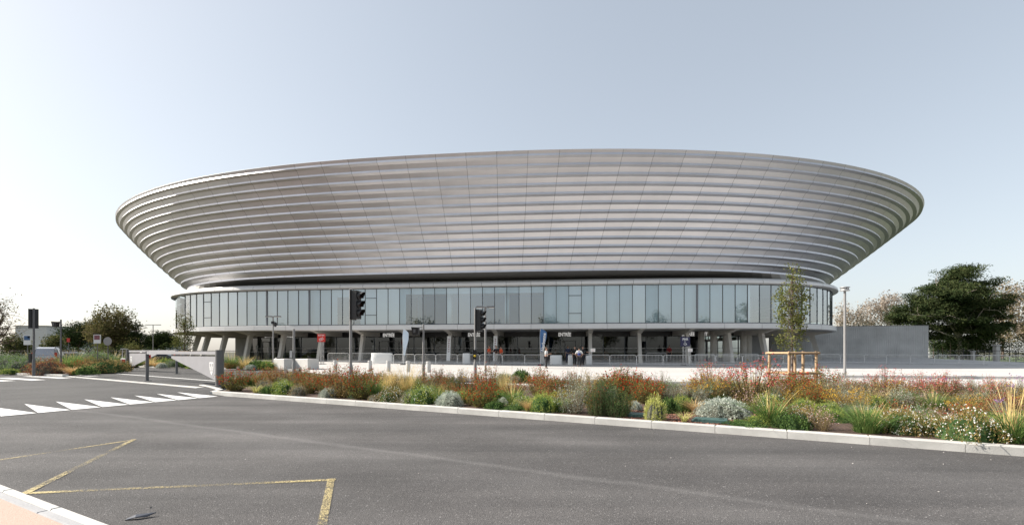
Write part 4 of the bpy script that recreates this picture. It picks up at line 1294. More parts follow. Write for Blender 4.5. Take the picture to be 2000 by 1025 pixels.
# mulch chips round the silver cushion, green valve covers
rng = np.random.default_rng(3)
NCH = 5200
pts = np.array([tuple(spot(rng.uniform(1215, 1560), 0 + rng.uniform(0, 1) * 34 + 796, BED_Z)) for _ in range(NCH)])
pts = pts[(pts @ np.array([E2.x, E2.y, 0])) > KERB_T + .20]
pts[:, 2] = BED_Z + .006
chips = quads_mesh("bark_mulch", [leaf_quads(pts, .045, .028, rng, 0, np.tile([1.0, 0, 0], (len(pts), 1)) * 0 + rng.normal(size=(len(pts), 3)) * np.array([1, 1, .25]), .05)], [mat("bark chip", (.20, .085, .055), .9, col2=(.33, .16, .11), scale=9)])
o = add("bark_mulch", chips, None); tag(o, "reddish brown bark mulch round the big silver cushion", "mulch", kind="stuff")
M_COVER = mat("dark green plastic", (.045, .095, .085), .55, var=.1, scale=10)
for (px, py, lab) in ((1254, 811, "dark green valve cover left of the variegated euphorbia"), (1388, 821, "dark green valve cover in front of the big silver cushion")):
    p = spot(px, py, BED_Z + .02)
    t = thing("valve_cover", lab, "cover", (p.x, p.y, BED_Z), R(-24), "irrigation valve covers")
    m_ = MB(); m_.bevbox((0, 0, .03), (.62, .34, .07), .012); add("lid", m_.mesh("lid", M_COVER), t)
    m_ = MB(); m_.box((0, 0, .008), (.70, .42, .03)); add("rim", m_.mesh("rim", M_COVER), t)
    m_ = MB(); m_.box((.2, 0, .069), (.09, .03, .006)); add("lifting_slot", m_.mesh("lifting_slot", M_BLACK), t)
# ================================================================== street furniture
def pole(name, label, cat, p, h, r=.05, sleeve_r=.075, sleeve_h=.95, m=None, group=None):
    t = thing(name, label, cat, p, 0, group)
    b = MB(); b.tube([(0, 0, 0), (0, 0, h)], [r, r * .92], 12); b.ball((0, 0, h), (r * .95, r * .95, r * .4), 12, 5)
    add("pole", auto_smooth(b.mesh("pole", m or M_GREYMETAL)), t)
    if sleeve_h:
        b = MB(); b.lathe([(sleeve_r * 1.05, 0), (sleeve_r, .05), (sleeve_r, sleeve_h - .12), (r * 1.05, sleeve_h), (r * 1.02, sleeve_h)], n=12)
        add("sleeve", auto_smooth(b.mesh("sleeve", m or M_GREYMETAL)), t)
    return t
M_POLE = mat("light grey pole paint", (.26, .255, .25), .4, var=.06, scale=5)
M_LENS = mat("dark signal lens", (.03, .012, .01), .15)
def signal_head(t, z_top, h, facing, off):
    """three-lamp head beside the pole, lamps facing the given direction (radians)"""
    w, dp = h * .33, h * .22
    f = Vector((math.cos(facing), math.sin(facing), 0)); sd = Vector((-f.y, f.x, 0))
    c = f * off
    b = MB()
    b.box((c.x, c.y, z_top - h / 2), (dp, w, h), facing)
    bp = c - f * (dp * .5 + .01)
    b.box((bp.x, bp.y, z_top - h / 2), (.02, w * 1.25, h * 1.06), facing)
    hd = add("signal_head", b.mesh("signal_head", M_BLACK), t)
    for k in range(3):
        z = z_top - h * (.19 + .31 * k)
        q = c + f * (dp / 2 + .012)
        b = MB(); ring = []
        for a in range(12):
            an = 2 * math.pi * a / 12; ring.append(q + sd * math.cos(an) * h * .125 + Vector((0, 0, z + math.sin(an) * h * .125)))
        b.prism(ring, f * .015)
        add("lens", b.mesh("lens", M_LENS), hd)
        b = MB(); n = 9                                                     # visor: half tube, open below
        for a in range(n):
            a0, a1 = R(-25 + 230 * a / n), R(-25 + 230 * (a + 1) / n)
            rr = h * .145
            def vp(an, ext): return q + sd * math.cos(an) * rr + f * ext + Vector((0, 0, z + math.sin(an) * rr))
            e0 = h * .22 * (.45 + .55 * max(0, math.sin(a0))); e1 = h * .22 * (.45 + .55 * max(0, math.sin(a1)))
            b.quad(vp(a0, -.005), vp(a1, -.005), vp(a1, e1), vp(a0, e0))
        add("visor", b.mesh("visor", M_BLACK), hd)
    b = MB()
    for zz in (z_top - .1 * h, z_top - .9 * h):
        b.tube([(0, 0, zz), tuple(c + Vector((0, 0, zz)))], .02, 6)
    add("bracket", b.mesh("bracket", M_GREYMETAL), t)
def px_point(px, Y, z=0): return (((px - 1000) * Y / FOCAL), Y, z)
t = pole("traffic_light", "taller traffic light on a grey pole among the left red salvias", "traffic light", px_point(685, 17, BED_Z), 3.56, m=M_POLE, group="traffic lights")
signal_head(t, 3.50, .97, R(-14), .21)
t = pole("traffic_light", "traffic light with a yellow push button, in front of the entrance centre", "traffic light", px_point(928, 22, BED_Z), 3.35, m=M_POLE, group="traffic lights")
signal_head(t, 3.27, .96, R(-16), .21)
b = MB(); b.box((.0, -.09, 1.27), (.16, .12, .42)); add("push_button_box", b.mesh("push_button_box", M_BLACK), t)
b = MB(); b.ball((0, -.16, 1.20), (.055, .02, .055), 10, 6); add("push_button", b.mesh("push_button", mat("yellow button", (.7, .5, .03), .5)), t)
t = pole("traffic_light", "traffic light seen from behind at the left edge above shrubs", "traffic light", px_point(66, 27, LZ), 3.75, .055, m=M_GREYMETAL, group="traffic lights")
signal_head(t, 3.70, 1.02, R(143), .22)
b = MB(); b.box((-.30, .12, 1.0), (.13, .12, .50)); add("pedestrian_signal", b.mesh("pedestrian_signal", M_BLACK), t)

def box_pole(label, px, Y, h, name="detector_pole", z=BED_Z, boxw=.28, tilt=12, m=None):
    t = pole(name, label, "pole", px_point(px, Y, z), h, m=m, group="poles with a box near the top")
    b = MB(); b.tube([(0, 0, h - .12), (-.22, 0, h - .14)], .02, 6); add("arm", b.mesh("arm", M_GREYMETAL), t)
    b = MB(); b.hexa([(-.46, -.13, h - .46), (-.22, -.13, h - .48), (-.22, .13, h - .48), (-.46, .13, h - .46), (-.53, -.15, h - .12), (-.20, -.15, h - .14), (-.20, .15, h - .14), (-.53, .15, h - .12)])
    hd = add("detector_box", b.mesh("detector_box", M_BLACK), t)
    b = MB(); b.box((-.38, -.145, h - .30), (.10, .02, .16)); add("detector_window", b.mesh("detector_window", M_GREYMETAL), hd)
    return t
box_pole("dark pole with a tilted detector box beside the dark red bush", 119, 32.5, 3.55, z=.1, m=M_GREYMETAL)
box_pole("grey pole with a detector box right of the white feather flag", 827, 22, 2.62, m=M_POLE)
t = pole("bare_pole", "bare grey pole with a small control box, in front of the concrete blocks", "pole", px_point(574, 20.5, BED_Z), 2.34, m=M_POLE)
b = MB(); b.box((-.10, 0, 1.28), (.10, .13, .30)); add("control_box", b.mesh("control_box", M_WHITEMETAL), t)

# lamp posts
def blade_lamp(label, px, Y, z, h, span, cams=False, m=M_POLE, one_side=False):
    t = pole("lamp_post", label, "lamp post", px_point(px, Y, z), h, .055, .08, .0, m, group="lamp posts with flat heads")
    for sd in ((1, 1.0), (-1, 1.0)):
        s_ = sd[0]
        b = MB(); x0 = .06 * s_; x1 = s_ * span / 2
        b.hexa([(min(x0, x1), -.13, h - .05), (max(x0, x1), -.13, h - .05), (max(x0, x1), .13, h - .05), (min(x0, x1), .13, h - .05),
                (min(x0, x1) + .03, -.10, h + .035), (max(x0, x1) - .03, -.10, h + .035), (max(x0, x1) - .03, .10, h + .035), (min(x0, x1) + .03, .10, h + .035)])
        hd = add("lamp_head", b.mesh("lamp_head", M_GREYMETAL), t)
        b = MB(); b.box((s_ * span * .32, 0, h - .056), (span * .25, .18, .01)); add("lamp_glass", b.mesh("lamp_glass", M_WHITE), hd)
    if cams:
        b = MB(); b.box((0, -.05, h - .52), (.20, .16, .22)); add("junction_box", b.mesh("junction_box", M_BLACK), t)
        b = MB(); b.tube([(0, 0, h - .42), (.22, -.08, h - .42), (.22, -.08, h - .5)], .018, 6); add("camera_arm", b.mesh("camera_arm", M_GREYMETAL), t)
        b = MB(); b.lathe([(.06, -.36), (.11, -.26), (.12, -.08), (.07, 0)], (.22, -.08, h - .5), 10); add("dome_camera", auto_smooth(b.mesh("dome_camera", M_BLACK)), t)
    return t
blade_lamp("flat-headed lamp post carrying dome cameras, by the litter bin", 533.5, 40, plaza_z(40), 4.35 - .15, 1.25, True)
blade_lamp("flat-headed lamp post right of the second traffic light", 948, 27, .15, 3.85, 1.05)
blade_lamp("flat-headed lamp post among the far trees left of the arena", 299, 70, 0, 5.4, 2.2)
t = pole("lamp_post", "tall grey lamp post with a ring head at the right of the arena", "lamp post", px_point(1650, 25, BED_Z), 4.55, .062, .085, .0, M_POLE)
b = MB()
for r0, z0, z1 in ((.23, 4.50, 4.56), (.23, 4.66, 4.72)): b.lathe([(r0 - .06, z0), (r0, z0 + .01), (r0, z1 - .01), (r0 - .06, z1)], n=18)
hd = add("ring_head", auto_smooth(b.mesh("ring_head", M_LIGHTMETAL)), t)
b = MB()
for a in range(6):
    an = a * math.pi / 3; b.tube([(.19 * math.cos(an), .19 * math.sin(an), 4.55), (.19 * math.cos(an), .19 * math.sin(an), 4.67)], .012, 5)
add("ring_strut", b.mesh("ring_strut", M_LIGHTMETAL), hd)
b = MB(); b.lathe([(.14, 4.56), (.15, 4.62), (.10, 4.66)], n=14); add("lamp_glass", b.mesh("lamp_glass", M_WHITE), hd)

# feather flags
def feather(label, px, Y, h, m, text=None, lean=-1, width=.62, bottom=1.05, mirror=1):
    z = plaza_z(Y); t = thing("feather_flag", label, "flag", px_point(px, Y, z), 0, "feather flags")
    pts = []
    for i in range(9):
        f = i / 8; pts.append((mirror * -.10 * f + mirror * (.55 * max(0, f - .72) ** 1.4), 0, h * f if f < .95 else h * (f - .012)))
    b = MB(); b.tube(pts, [.03 - .02 * i / 8 for i in range(9)], 6); add("mast", b.mesh("mast", M_WHITEMETAL), t)
    b = MB(); n = 14; k0 = 0
    for i in range(n + 1):
        f = bottom / h + (1 - bottom / h) * i / n
        g = f * 8; j = min(int(g), 7); q = [pts[j][c] + (pts[j + 1][c] - pts[j][c]) * (g - j) for c in range(3)]
        u = i / n
        w_ = width * (min(1, .30 + 1.2 * u) if u < .8 else max(.06, 1 - ((u - .8) / .2) ** 2 * .95))
        wave = .05 * math.sin(u * 7)
        b.v += [(q[0], wave * .3, q[2]), (q[0] + mirror * w_ * .5, wave, q[2] - .02), (q[0] + mirror * w_, -wave, q[2] - .05)]
    for i in range(n):
        for c in range(2):
            a = i * 3 + c; b.face(a, a + 1, a + 4, a + 3)
    add("sail", b.mesh("sail", m, True), t)
    if text:
        me = text_mesh(text, .40, .004, .02, .98); me.materials.append(M_WHITE)
        add("lettering", me, t, None, False, loc=(mirror * .26, -.075, h * .62), rot=(R(90), R(-84), 0))
    b = MB(); b.bevbox((0, 0, .04), (.5, .5, .08), .02); add("foot", b.mesh("foot", M_BLACK), t)
feather("white feather flag left of the pole with a detector box", 788, 44.5, 3.36, M_WHITEFLAG, None, width=.52, bottom=.9)
feather("blue feather flag with white lettering beside the man in white", 1056, 43.5, 3.35, M_BLUEFLAG, "Narbonne", width=.60, bottom=1.25)

# signs on truss stands
def truss_sign(label, px, Y, top, bw, bh, m, deco):
    z = plaza_z(Y); t = thing("truss_sign", label, "sign", px_point(px, Y, z), 0, "signs on truss stands")
    b = MB(); s_ = .12
    for x, y in ((-s_, -s_), (s_, -s_), (s_, s_), (-s_, s_)): b.tube([(x, y, 0), (x, y, top - bh * .4)], .022, 6)
    zz = 0
    while zz < top - bh - .2:
        b.tube([(-s_, -s_, zz), (s_, -s_, zz + .28)], .011, 4); b.tube([(s_, -s_, zz + .28), (-s_, -s_, zz + .56)], .011, 4)
        b.tube([(-s_, s_, zz), (-s_, -s_, zz + .28)], .011, 4); b.tube([(s_, -s_, zz), (s_, s_, zz + .28)], .011, 4); zz += .56
    add("truss", b.mesh("truss", M_LIGHTMETAL), t)
    b = MB(); b.box((0, -.17, top - bh / 2), (bw, .05, bh)); bd = add("board", b.mesh("board", m), t)
    b = MB(); b.bevbox((0, 0, .02), (.6, .6, .04), .01); add("base_plate", b.mesh("base_plate", M_GREYMETAL), t)
    deco(bd, top, bh)
def deco_red(bd, top, bh):
    me = text_mesh("BILLETTERIE", .15, .003, .02, .72); me.materials.append(M_WHITE)
    add("lettering", me, bd, None, False, loc=(0, -.20, top - .14), rot=(R(90), 0, 0))
    b = MB(); c = Vector((0.0, -.20, top - bh * .66)); a = R(25); u = Vector((math.cos(a), 0, math.sin(a))); v = Vector((-math.sin(a), 0, math.cos(a)))
    W_, H_, k = .20, .11, .035
    for (x0, x1, y0, y1) in ((-W_, W_, H_ - k, H_), (-W_, W_, -H_, -H_ + k), (-W_, -W_ + k, -H_, H_), (W_ - k, W_, -H_, H_), (-.09, .10, -.018, .018)):
        b.quad(c + u * x0 + v * y0, c + u * x1 + v * y0, c + u * x1 + v * y1, c + u * x0 + v * y1)
    add("ticket_icon", b.mesh("ticket_icon", M_WHITE), bd)
def deco_pmr(bd, top, bh):
    me = text_mesh("PMR", .30, .003, .02, .9); me.materials.append(M_WHITE)
    add("lettering", me, bd, None, False, loc=(0, -.20, top - .22), rot=(R(90), 0, 0))
    b = MB(); cx, cz, y = -.02, top - bh * .74, -.20
    for i in range(11):
        a0, a1 = R(150 + 240 * i / 11), R(150 + 240 * (i + 1) / 11)
        for_r = lambda an, r_: (cx + r_ * math.cos(an), y, cz + r_ * math.sin(an))
        b.quad(for_r(a0, .09), for_r(a1, .09), for_r(a1, .125), for_r(a0, .125))
    b.quad((cx - .03, y, cz + .01), (cx + .01, y, cz + .01), (cx + .01, y, cz + .20), (cx - .03, y, cz + .20))
    b.quad((cx - .01, y, cz + .01), (cx + .12, y, cz + .01), (cx + .12, y, cz + .045), (cx - .01, y, cz + .045))
    b.quad((cx + .10, y, cz + .02), (cx + .135, y, cz + .03), (cx + .19, y, cz - .10), (cx + .155, y, cz - .11))
    n = 10; k = len(b.v); b.v += [(cx - .012 + .032 * math.cos(2 * math.pi * i / n), y, cz + .245 + .032 * math.sin(2 * math.pi * i / n)) for i in range(n)]; b.face(*range(k, k + n))
    add("wheelchair_icon", b.mesh("wheelchair_icon", M_WHITE), bd)
truss_sign("red ticket office sign on a truss stand in front of the left columns", 629, 45.5, 2.88 - plaza_z(45.5) + .30, .74, .74, M_RED, deco_red)
truss_sign("navy accessible entrance sign on a truss stand, right of centre", 1337, 44.0, 2.85 - plaza_z(44), .86, .84, M_NAVY, deco_pmr)
# white sheets on thin stands
for px, lab in ((1158, "white notice sheet on a stand right of the man in the blue vest"), (1348, "white notice sheet on a stand below the navy sign")):
    Y = 42.2; z = plaza_z(Y); t = thing("notice_stand", lab, "sign", px_point(px, Y, z), 0, "white notice stands")
    b = MB(); b.tube([(-.1, .05, 0), (-.1, .05, 1.28)], .016, 6); b.box((-.1, .05, .015), (.4, .3, .03)); add("stand", b.mesh("stand", M_LIGHTMETAL), t)
    b = MB(); b.box((0, 0, 1.38), (.40, .02, .29)); sh = add("sheet", b.mesh("sheet", M_WHITE), t)
    b = MB()
    for i in range(4): b.quad((-.13, -.013, 1.28 + i * .055), (.13, -.013, 1.28 + i * .055), (.13, -.013, 1.298 + i * .055), (-.13, -.013, 1.298 + i * .055))
    add("print_lines", b.mesh("print_lines", mat("faint red print", (.62, .42, .40), .7)), sh)
# banners down two columns
for px, lab in ((879, "white vertical banner with dark red marks on the column left of the centre lamp"), (968.8, "white vertical banner with dark red marks on the column behind the red-shirted people")):
    s = lvE.find(px, -1.6); n_ = lvE.normal(s); t_ = Vector((-n_.y, n_.x, 0)); rz = math.atan2(t_.y, t_.x)
    pt = lvE.world(s, 0, -1.27); pb = lvE.world(s, 0, -.86)
    t = thing("column_banner", lab, "banner", (pb.x, pb.y, plaza_z(pb.y)), rz, "column banners")
    def bp(f, x, e=0): 
        q = pb.lerp(pt, f) + t_ * x + n_ * (.03 + e); return (q.x, q.y, .45 + 2.9 * f)
    b = MB(); b.quad(bp(.05, -.19), bp(.05, .19), bp(.93, .19), bp(.93, -.19)); 
    o = add("banner_cloth", b.mesh("banner_cloth", M_WHITE), t, None, True)
    for i in range(7):
        b = MB(); f0 = .36 + i * .072
        for (xa, xb, fa, fb) in ((-.07, -.03, 0, .045), (.03, .07, 0, .045), (-.03, .03, .017 * (i % 3), .017 * (i % 3) + .013)):
            b.quad(bp(f0 + fa, xa, .006), bp(f0 + fa, xb, .006), bp(f0 + fb, xb, .006), bp(f0 + fb, xa, .006))
        add("banner_mark", b.mesh("banner_mark", mat("dark red marks", (.22, .04, .04), .6)), o, None, False)

# crowd barriers
def barrier_proto(w=2.25, h=.93):
    r_ = .021; k = .16
    fr = MB(); pts = [(-w / 2, 0, .06)]
    for cx, a0, a1 in ((-w / 2 + k, 180, 90), (w / 2 - k, 90, 0)):
        for i in range(5):
            an = R(a0 + (a1 - a0) * i / 4); pts.append((cx + k * math.cos(an), 0, h - k + k * math.sin(an)))
    pts.append((w / 2, 0, .06)); fr.tube(pts, r_, 6); fr.tube([(-w / 2, 0, .16), (w / 2, 0, .16)], r_ * .9, 6)
    bars = MB(); n = 17
    for i in range(n):
        x = -w / 2 + w * (i + 1) / (n + 1); bars.tube([(x, 0, .16), (x, 0, h - .01)], .0095, 5)
    foot = MB(); foot.tube([(0, -.32, .03), (0, -.2, .07), (0, .2, .07), (0, .32, .03)], .02, 6)
    hook = MB(); hook.box((w / 2 + .03, 0, h * .55), (.09, .03, .14))
    return fr.mesh("frame", M_BARRIER), bars.mesh("bars", M_BARRIER), foot.mesh("foot", M_BARRIER), hook.mesh("hook", M_BARRIER)
BAR = barrier_proto()
def barrier(px0, px1, Y0, Y1, label, group, dz=0):
    a = Vector(px_point(px0, Y0)); c = Vector(px_point(px1, Y1)); d = c - a; m = (a + c) / 2
    t = thing("crowd_barrier", label, "barrier", (m.x, m.y, plaza_z(m.y) + dz), math.atan2(d.y, d.x), group)
    sx = d.length / 2.29
    add("frame", BAR[0], t, scale=(sx, 1, 1)); bb = add("bars", BAR[1], t, scale=(sx, 1, 1)); 
    for x in (-.92, .92): add("foot", BAR[2], t, loc=(x * sx, 0, 0))
    add("hook", BAR[3], t, scale=(sx, 1, 1))
    return t
G_FRONT = "crowd barriers along the front of the entrance"
edges = [725, 768.5, 810, 851, 893, 937, 981, 1025, 1064]
Yf = lambda px: 46 - (px - 725) / 775 * 4.3
nth = ["first", "second", "third", "fourth", "fifth", "sixth", "seventh", "eighth", "ninth", "tenth", "eleventh"]
for i in range(len(edges) - 1):
    barrier(edges[i], edges[i + 1], Yf(edges[i]), Yf(edges[i + 1]), f"{nth[i]} crowd barrier from the left in the row left of the people", G_FRONT)
edges = [1152, 1191, 1243, 1295, 1347, 1398, 1450, 1502]
for i in range(len(edges) - 1):
    barrier(edges[i], edges[i + 1], Yf(edges[i]), Yf(edges[i + 1]), f"{nth[i]} crowd barrier from the left in the row right of the people", G_FRONT)
for i, (a, c_) in enumerate(((1357, 1396), (1398, 1440), (1442, 1482))):
    barrier(a, c_, 46.6, 46.4, f"{nth[i]} crowd barrier from the left in the short rear row by the raked columns", "rear row barriers")
for i, (a, c_, Y) in enumerate(((640, 682, 49.5), (684, 726, 49.2))):
    barrier(a, c_, Y, Y - .3, ("left" if i == 0 else "right") + " one of two shaded barriers behind the red sign", "shaded barriers by the red sign")
barrier(1262, 1302, 50, 50, "single shaded barrier against the dark glass right of centre", "shaded barriers by the glass")
for i, (a, c_, Ya, Yb) in enumerate(((1502, 1530, 41.6, 43.5), (1530, 1553, 43.5, 45), (1556, 1586, 43, 43))):
    barrier(a, c_, Ya, Yb, f"{nth[i]} crowd barrier from the left behind the staked tree", "barriers behind the staked tree")
edges = [1592, 1641, 1688, 1731, 1778, 1825, 1873, 1922, 1972, 2024]
Yr = lambda px: 47.5 - (px - 1592) / 430 * 4.0
for i in range(len(edges) - 1):
    barrier(edges[i], edges[i + 1], Yr(edges[i]), Yr(edges[i + 1]), f"{nth[i]} barrier from the left in the shaded row before the concrete wall", "shaded barriers before the concrete wall", dz=-.05)
for k_, (px, rz) in enumerate(((1124, .9), (1140, .15))):
    t = barrier(px - 14, px + 14, 45 if k_ else 44.6, 44.8 if k_ else 45.6, ("turned" if k_ == 0 else "short") + " barrier at the gap behind the man in the blue vest", "barriers at the gap")

# bollards, concrete blocks, litter bin, white bins
bp_ = MB(); bp_.lathe([(.15, 0), (.15, .70), (.135, .73), (.0, .735)], n=16); boll = auto_smooth(bp_.mesh("shaft", mat("bollard concrete", (.46, .45, .43), .8, var=.1, scale=4)))
bcap = MB(); bcap.lathe([(.157, .60), (.157, .64)], n=16); bcap_me = bcap.mesh("band", M_LIGHTMETAL)
for i, (px, Y) in enumerate(((655, 36), (722.5, 35), (758.5, 34), (797, 33), (837, 32))):
    t = thing("bollard", f"{['leftmost','second','middle','fourth','rightmost'][i]} of the five grey bollards on the plaza", "bollard", px_point(px, Y, plaza_z(Y)), 0, "plaza bollards")
    add("shaft", boll, t); add("band", bcap_me, t)
M_BLOCK = mat("cast concrete block", (.60, .58, .55), .85, var=.06, scale=2, bump=.1)
for px, wpx, lab in ((556, 34, "white concrete block left of the bare grey pole"), (600, 38, "white concrete block right of the bare grey pole")):
    Y = 37.8; w_ = wpx * Y / FOCAL; t = thing("concrete_block", lab, "block", px_point(px, Y, .15), R(-32), "white concrete blocks")
    b = MB(); b.bevbox((0, 0, .42), (w_, 1.0, .80), .03); add("block_body", b.mesh("block_body", M_BLOCK), t)
    b = MB(); b.box((0, 0, .03), (w_ - .12, .9, .06)); add("plinth", b.mesh("plinth", M_GREYCONC), t)
t = thing("litter_bin", "small dark litter bin at the foot of the lamp with cameras", "bin", px_point(543, 39, .15), 0)
b = MB(); b.lathe([(.22, 0), (.24, .06), (.26, .70), (.24, .72)], n=14); add("bin_body", auto_smooth(b.mesh("bin_body", M_GREYMETAL)), t)
b = MB(); b.lathe([(.27, .74), (.28, .80), (.18, .90), (.0, .91)], n=14); add("bin_lid", auto_smooth(b.mesh("bin_lid", M_BLACK)), t)
b = MB(); b.tube([(.2, 0, .7), (.2, 0, .8)], .015, 5); b.tube([(-.2, 0, .7), (-.2, 0, .8)], .015, 5); add("lid_post", b.mesh("lid_post", M_GREYMETAL), t)
def soft_box(label, px, Y, w_, d_, h_, rz=0, name="covered_table", cat="table"):
    t = thing(name, label, cat, px_point(px, Y, plaza_z(Y)), rz, "white covered tables")
    b = MB(); k = len(b.v); n = 20
    for j, z in enumerate((0, h_ * .5, h_ - .02, h_)):
        for i in range(n):
            a = 2 * math.pi * i / n
            f = 1.0 / max(abs(math.cos(a)), abs(math.sin(a))) ** .8; fl_ = 1 + (.05 * math.sin(i * 2.9) + .06) * (1 - z / h_)
            ins = .97 if j == 3 else 1
            b.v.append((math.cos(a) * f * w_ / 2 * fl_ * ins, math.sin(a) * f * d_ / 2 * fl_ * ins, z))
    for j in range(3):
        for i in range(n):
            a = k + j * n + i; c_ = k + j * n + (i + 1) % n; b.face(a, c_, c_ + n, a + n)
    b.face(*[k + 3 * n + i for i in range(n)])
    add("cloth", b.mesh("cloth", M_WHITE, True), t)
    b = MB(); b.box((0, 0, h_ + .015), (w_ * .9, d_ * .85, .02)); add("table_top", b.mesh("table_top", M_WHITEMETAL), t)
soft_box("wide white covered table behind the man in the white shirt", 1086, 45.2, 1.1, .7, .84)
soft_box("narrow white covered stand left of the blue vest", 1114, 44.6, .42, .4, .86)
soft_box("white covered stand behind the barriers left of the centre lamp", 911, 46.5, .7, .6, .98)
soft_box("long white covered table behind the first barriers", 746, 47.3, 2.0, .7, 1.0)
soft_box("white covered stand right of the blue vest", 1150, 44.9, .55, .4, .82)

# ================================================================== swing gates of the car park
M_GATE = mat("light grey gate paint", (.34, .335, .35), .45, var=.06, scale=2)
def gate(label, pv, pe, h, flip):
    """pivot post, tip post; bar on top, triangular plate hung below the bar at the pivot side"""
    pv, pe = Vector(pv), Vector(pe); d = pe - pv; L_ = Vector((d.x, d.y, 0)).length; rz = math.atan2(d.y, d.x)
    t = thing("swing_gate", label, "gate", pv, rz, "car park swing gates")
    b = MB(); b.tube([(0, 0, 0), (0, 0, h + .02)], .155, 16); b.lathe([(.20, 0), (.20, .05), (.16, .06)], n=16); add("pivot_post", auto_smooth(b.mesh("pivot_post", M_GREYMETAL)), t)
    b = MB(); b.tube([(L_, 0, 0), (L_, 0, h - .02)], .07, 12); b.box((L_, 0, .015), (.3, .3, .03)); add("rest_post", auto_smooth(b.mesh("rest_post", M_GREYMETAL)), t)
    b = MB(); b.box((L_ * .52, 0, h - .10), (L_ * 1.02 - .3, .09, .13)); add("bar", b.mesh("bar", M_GATE), t)
    b = MB(); x0, x1 = .20, L_ * .62
    b.prism([(x0, .02, .22), (x0, .02, h - .25), (x1, .02, h - .25), (x1, .02, h - .34)], (0, -.04, 0)); pl = add("triangle_plate", b.mesh("triangle_plate", M_GATE), t)
    b = MB(); b.box((L_ * .33, 0, h - .215), (L_ * .58, .05, .05)); add("slot", b.mesh("slot", M_BLACK), t)
    for sd in (-1, 1):                                                   # white crest: shield outline with a few marks
        b = MB(); cx, cz = .62, h - .72; y = sd * .026
        sh = [(-.17, .24), (.17, .24), (.17, .02), (.10, -.18), (0, -.30), (-.10, -.18), (-.17, .02)]
        k = len(b.v); b.v += [(cx + x, y, cz + z) for x, z in sh]; b.face(*range(k, k + len(sh)))
        cr = add("crest", b.mesh("crest", M_WHITE), pl)
        b = MB()
        for (xa, xb, za, zb) in ((-.12, -.03, .06, .18), (.03, .12, .06, .18), (-.13, .13, .0, .03), (-.08, -.02, -.14, -.03), (.03, .07, -.16, -.04)):
            b.quad((cx + xa, y + sd * .003, cz + za), (cx + xb, y + sd * .003, cz + za), (cx + xb, y + sd * .003, cz + zb), (cx + xa, y + sd * .003, cz + zb))
        add("crest_marks", b.mesh("crest_marks", M_GATE), cr)
    b = MB(); b.box((L_ - .02, flip * -.10, h - .28), (.10, .06, .16)); add("padlock_box", b.mesh("padlock_box", M_RED), t)
gate("near swing gate with triangular plate ending at the red salvia", spot(429, 754.5, TABLE_Z), spot(287.5, 743.5, TABLE_Z), 1.46, 1)
gate("far swing gate with triangular plate beside the left bed", (*px_point(251, 36.0)[:2], TABLE_Z), (*px_point(345, 31.0)[:2], TABLE_Z), 1.55, 1)
# ================================================================== trees
def make_tree(name, label, base, trunk_h, trunk_r, blobs, n_leaf, ll, lw, leaves, bark, seed, limbs=7, up=.0, per_clump=None, clump_r=.5, lean=(0, 0), group=None, flat=1.0, cat="tree", twig=True):
    """tapered trunk, limbs reaching into the crown, leaves gathered in clumps through the crown's volume; blobs: (x, y, z, rx, ry, rz)"""
    rng = np.random.default_rng(seed)
    t = thing(name, label, cat, base, 0, group)
    W = np.array([b_[3] * b_[4] * b_[5] for b_ in blobs]); W = W / W.sum()
    npc = per_clump or 60
    nc = max(4, n_leaf // npc)
    cl = []
    for i in range(nc):
        b_ = blobs[rng.choice(len(blobs), p=W)]
        d = rng.normal(size=3); d /= np.linalg.norm(d); r_ = rng.uniform(.35, 1.0) ** .5
        cl.append(np.array(b_[:3]) + d * r_ * np.array(b_[3:]))
    cl = np.array(cl)
    tb = MB(); pts = []; zz = np.linspace(0, trunk_h, 6)
    for i, z in enumerate(zz):
        f = i / 5; pts.append((lean[0] * f + rng.normal() * trunk_r * .25 * (i > 0), lean[1] * f + rng.normal() * trunk_r * .25 * (i > 0), z))
    rad = [trunk_r * (1.25 if i == 0 else 1 - .55 * i / 5) for i in range(6)]
    tb.tube(pts, rad, 9)
    add("trunk", auto_smooth(tb.mesh("trunk", bark), 60), t)
    lb_ = MB()
    order = np.argsort(rng.uniform(size=len(cl)))
    for k in range(min(len(cl), limbs)):
        c = cl[order[k]]; f = rng.uniform(.45, 1.0); s0 = np.array(pts[0]) * (1 - f) + np.array(pts[-1]) * f; s0[2] = trunk_h * f
        mid = (s0 + c) / 2 + np.array([0, 0, -.08 * np.linalg.norm(c - s0)]) + rng.normal(size=3) * .08 * np.linalg.norm(c - s0)
        r0 = trunk_r * .42
        lb_.tube([tuple(s0), tuple(mid), tuple(c)], [r0, r0 * .6, r0 * .15], 5, False)
        if twig:
            for q in range(3):
                e = c + rng.normal(size=3) * clump_r * 1.3; lb_.tube([tuple(mid * .4 + c * .6), tuple((c + e) / 2 + rng.normal(size=3) * .1 * clump_r), tuple(e)], [r0 * .3, r0 * .18, r0 * .05], 3, False)
    if limbs: add("limbs", lb_.mesh("limbs", bark), t)
    P_ = np.repeat(cl, npc, 0)
    off = np.clip(rng.normal(size=P_.shape), -1.6, 1.6) * clump_r * rng.uniform(.6, 1.2, (len(cl), 1)).repeat(npc, 0) * np.array([1, 1, flat])
    P_ = P_ + off
    half = len(P_) // 2; idx = rng.permutation(len(P_))
    groups = [leaf_quads(P_[idx[:half]], ll, lw, rng, up), leaf_quads(P_[idx[half:]], ll, lw, rng, up)]
    o = add("crown", quads_mesh("crown", groups, [leaves[0], leaves[-1]]), t); o["kind"] = "stuff"
    return t
T_PINE = leafmat("pine needles", (.022, .038, .016), (.058, .078, .032), .12, .06, .4)
T_PINE2 = leafmat("paler pine needles", (.040, .056, .022), (.088, .10, .042), .12, .06, .4)  # paler tone, mixed at random through the whole crown
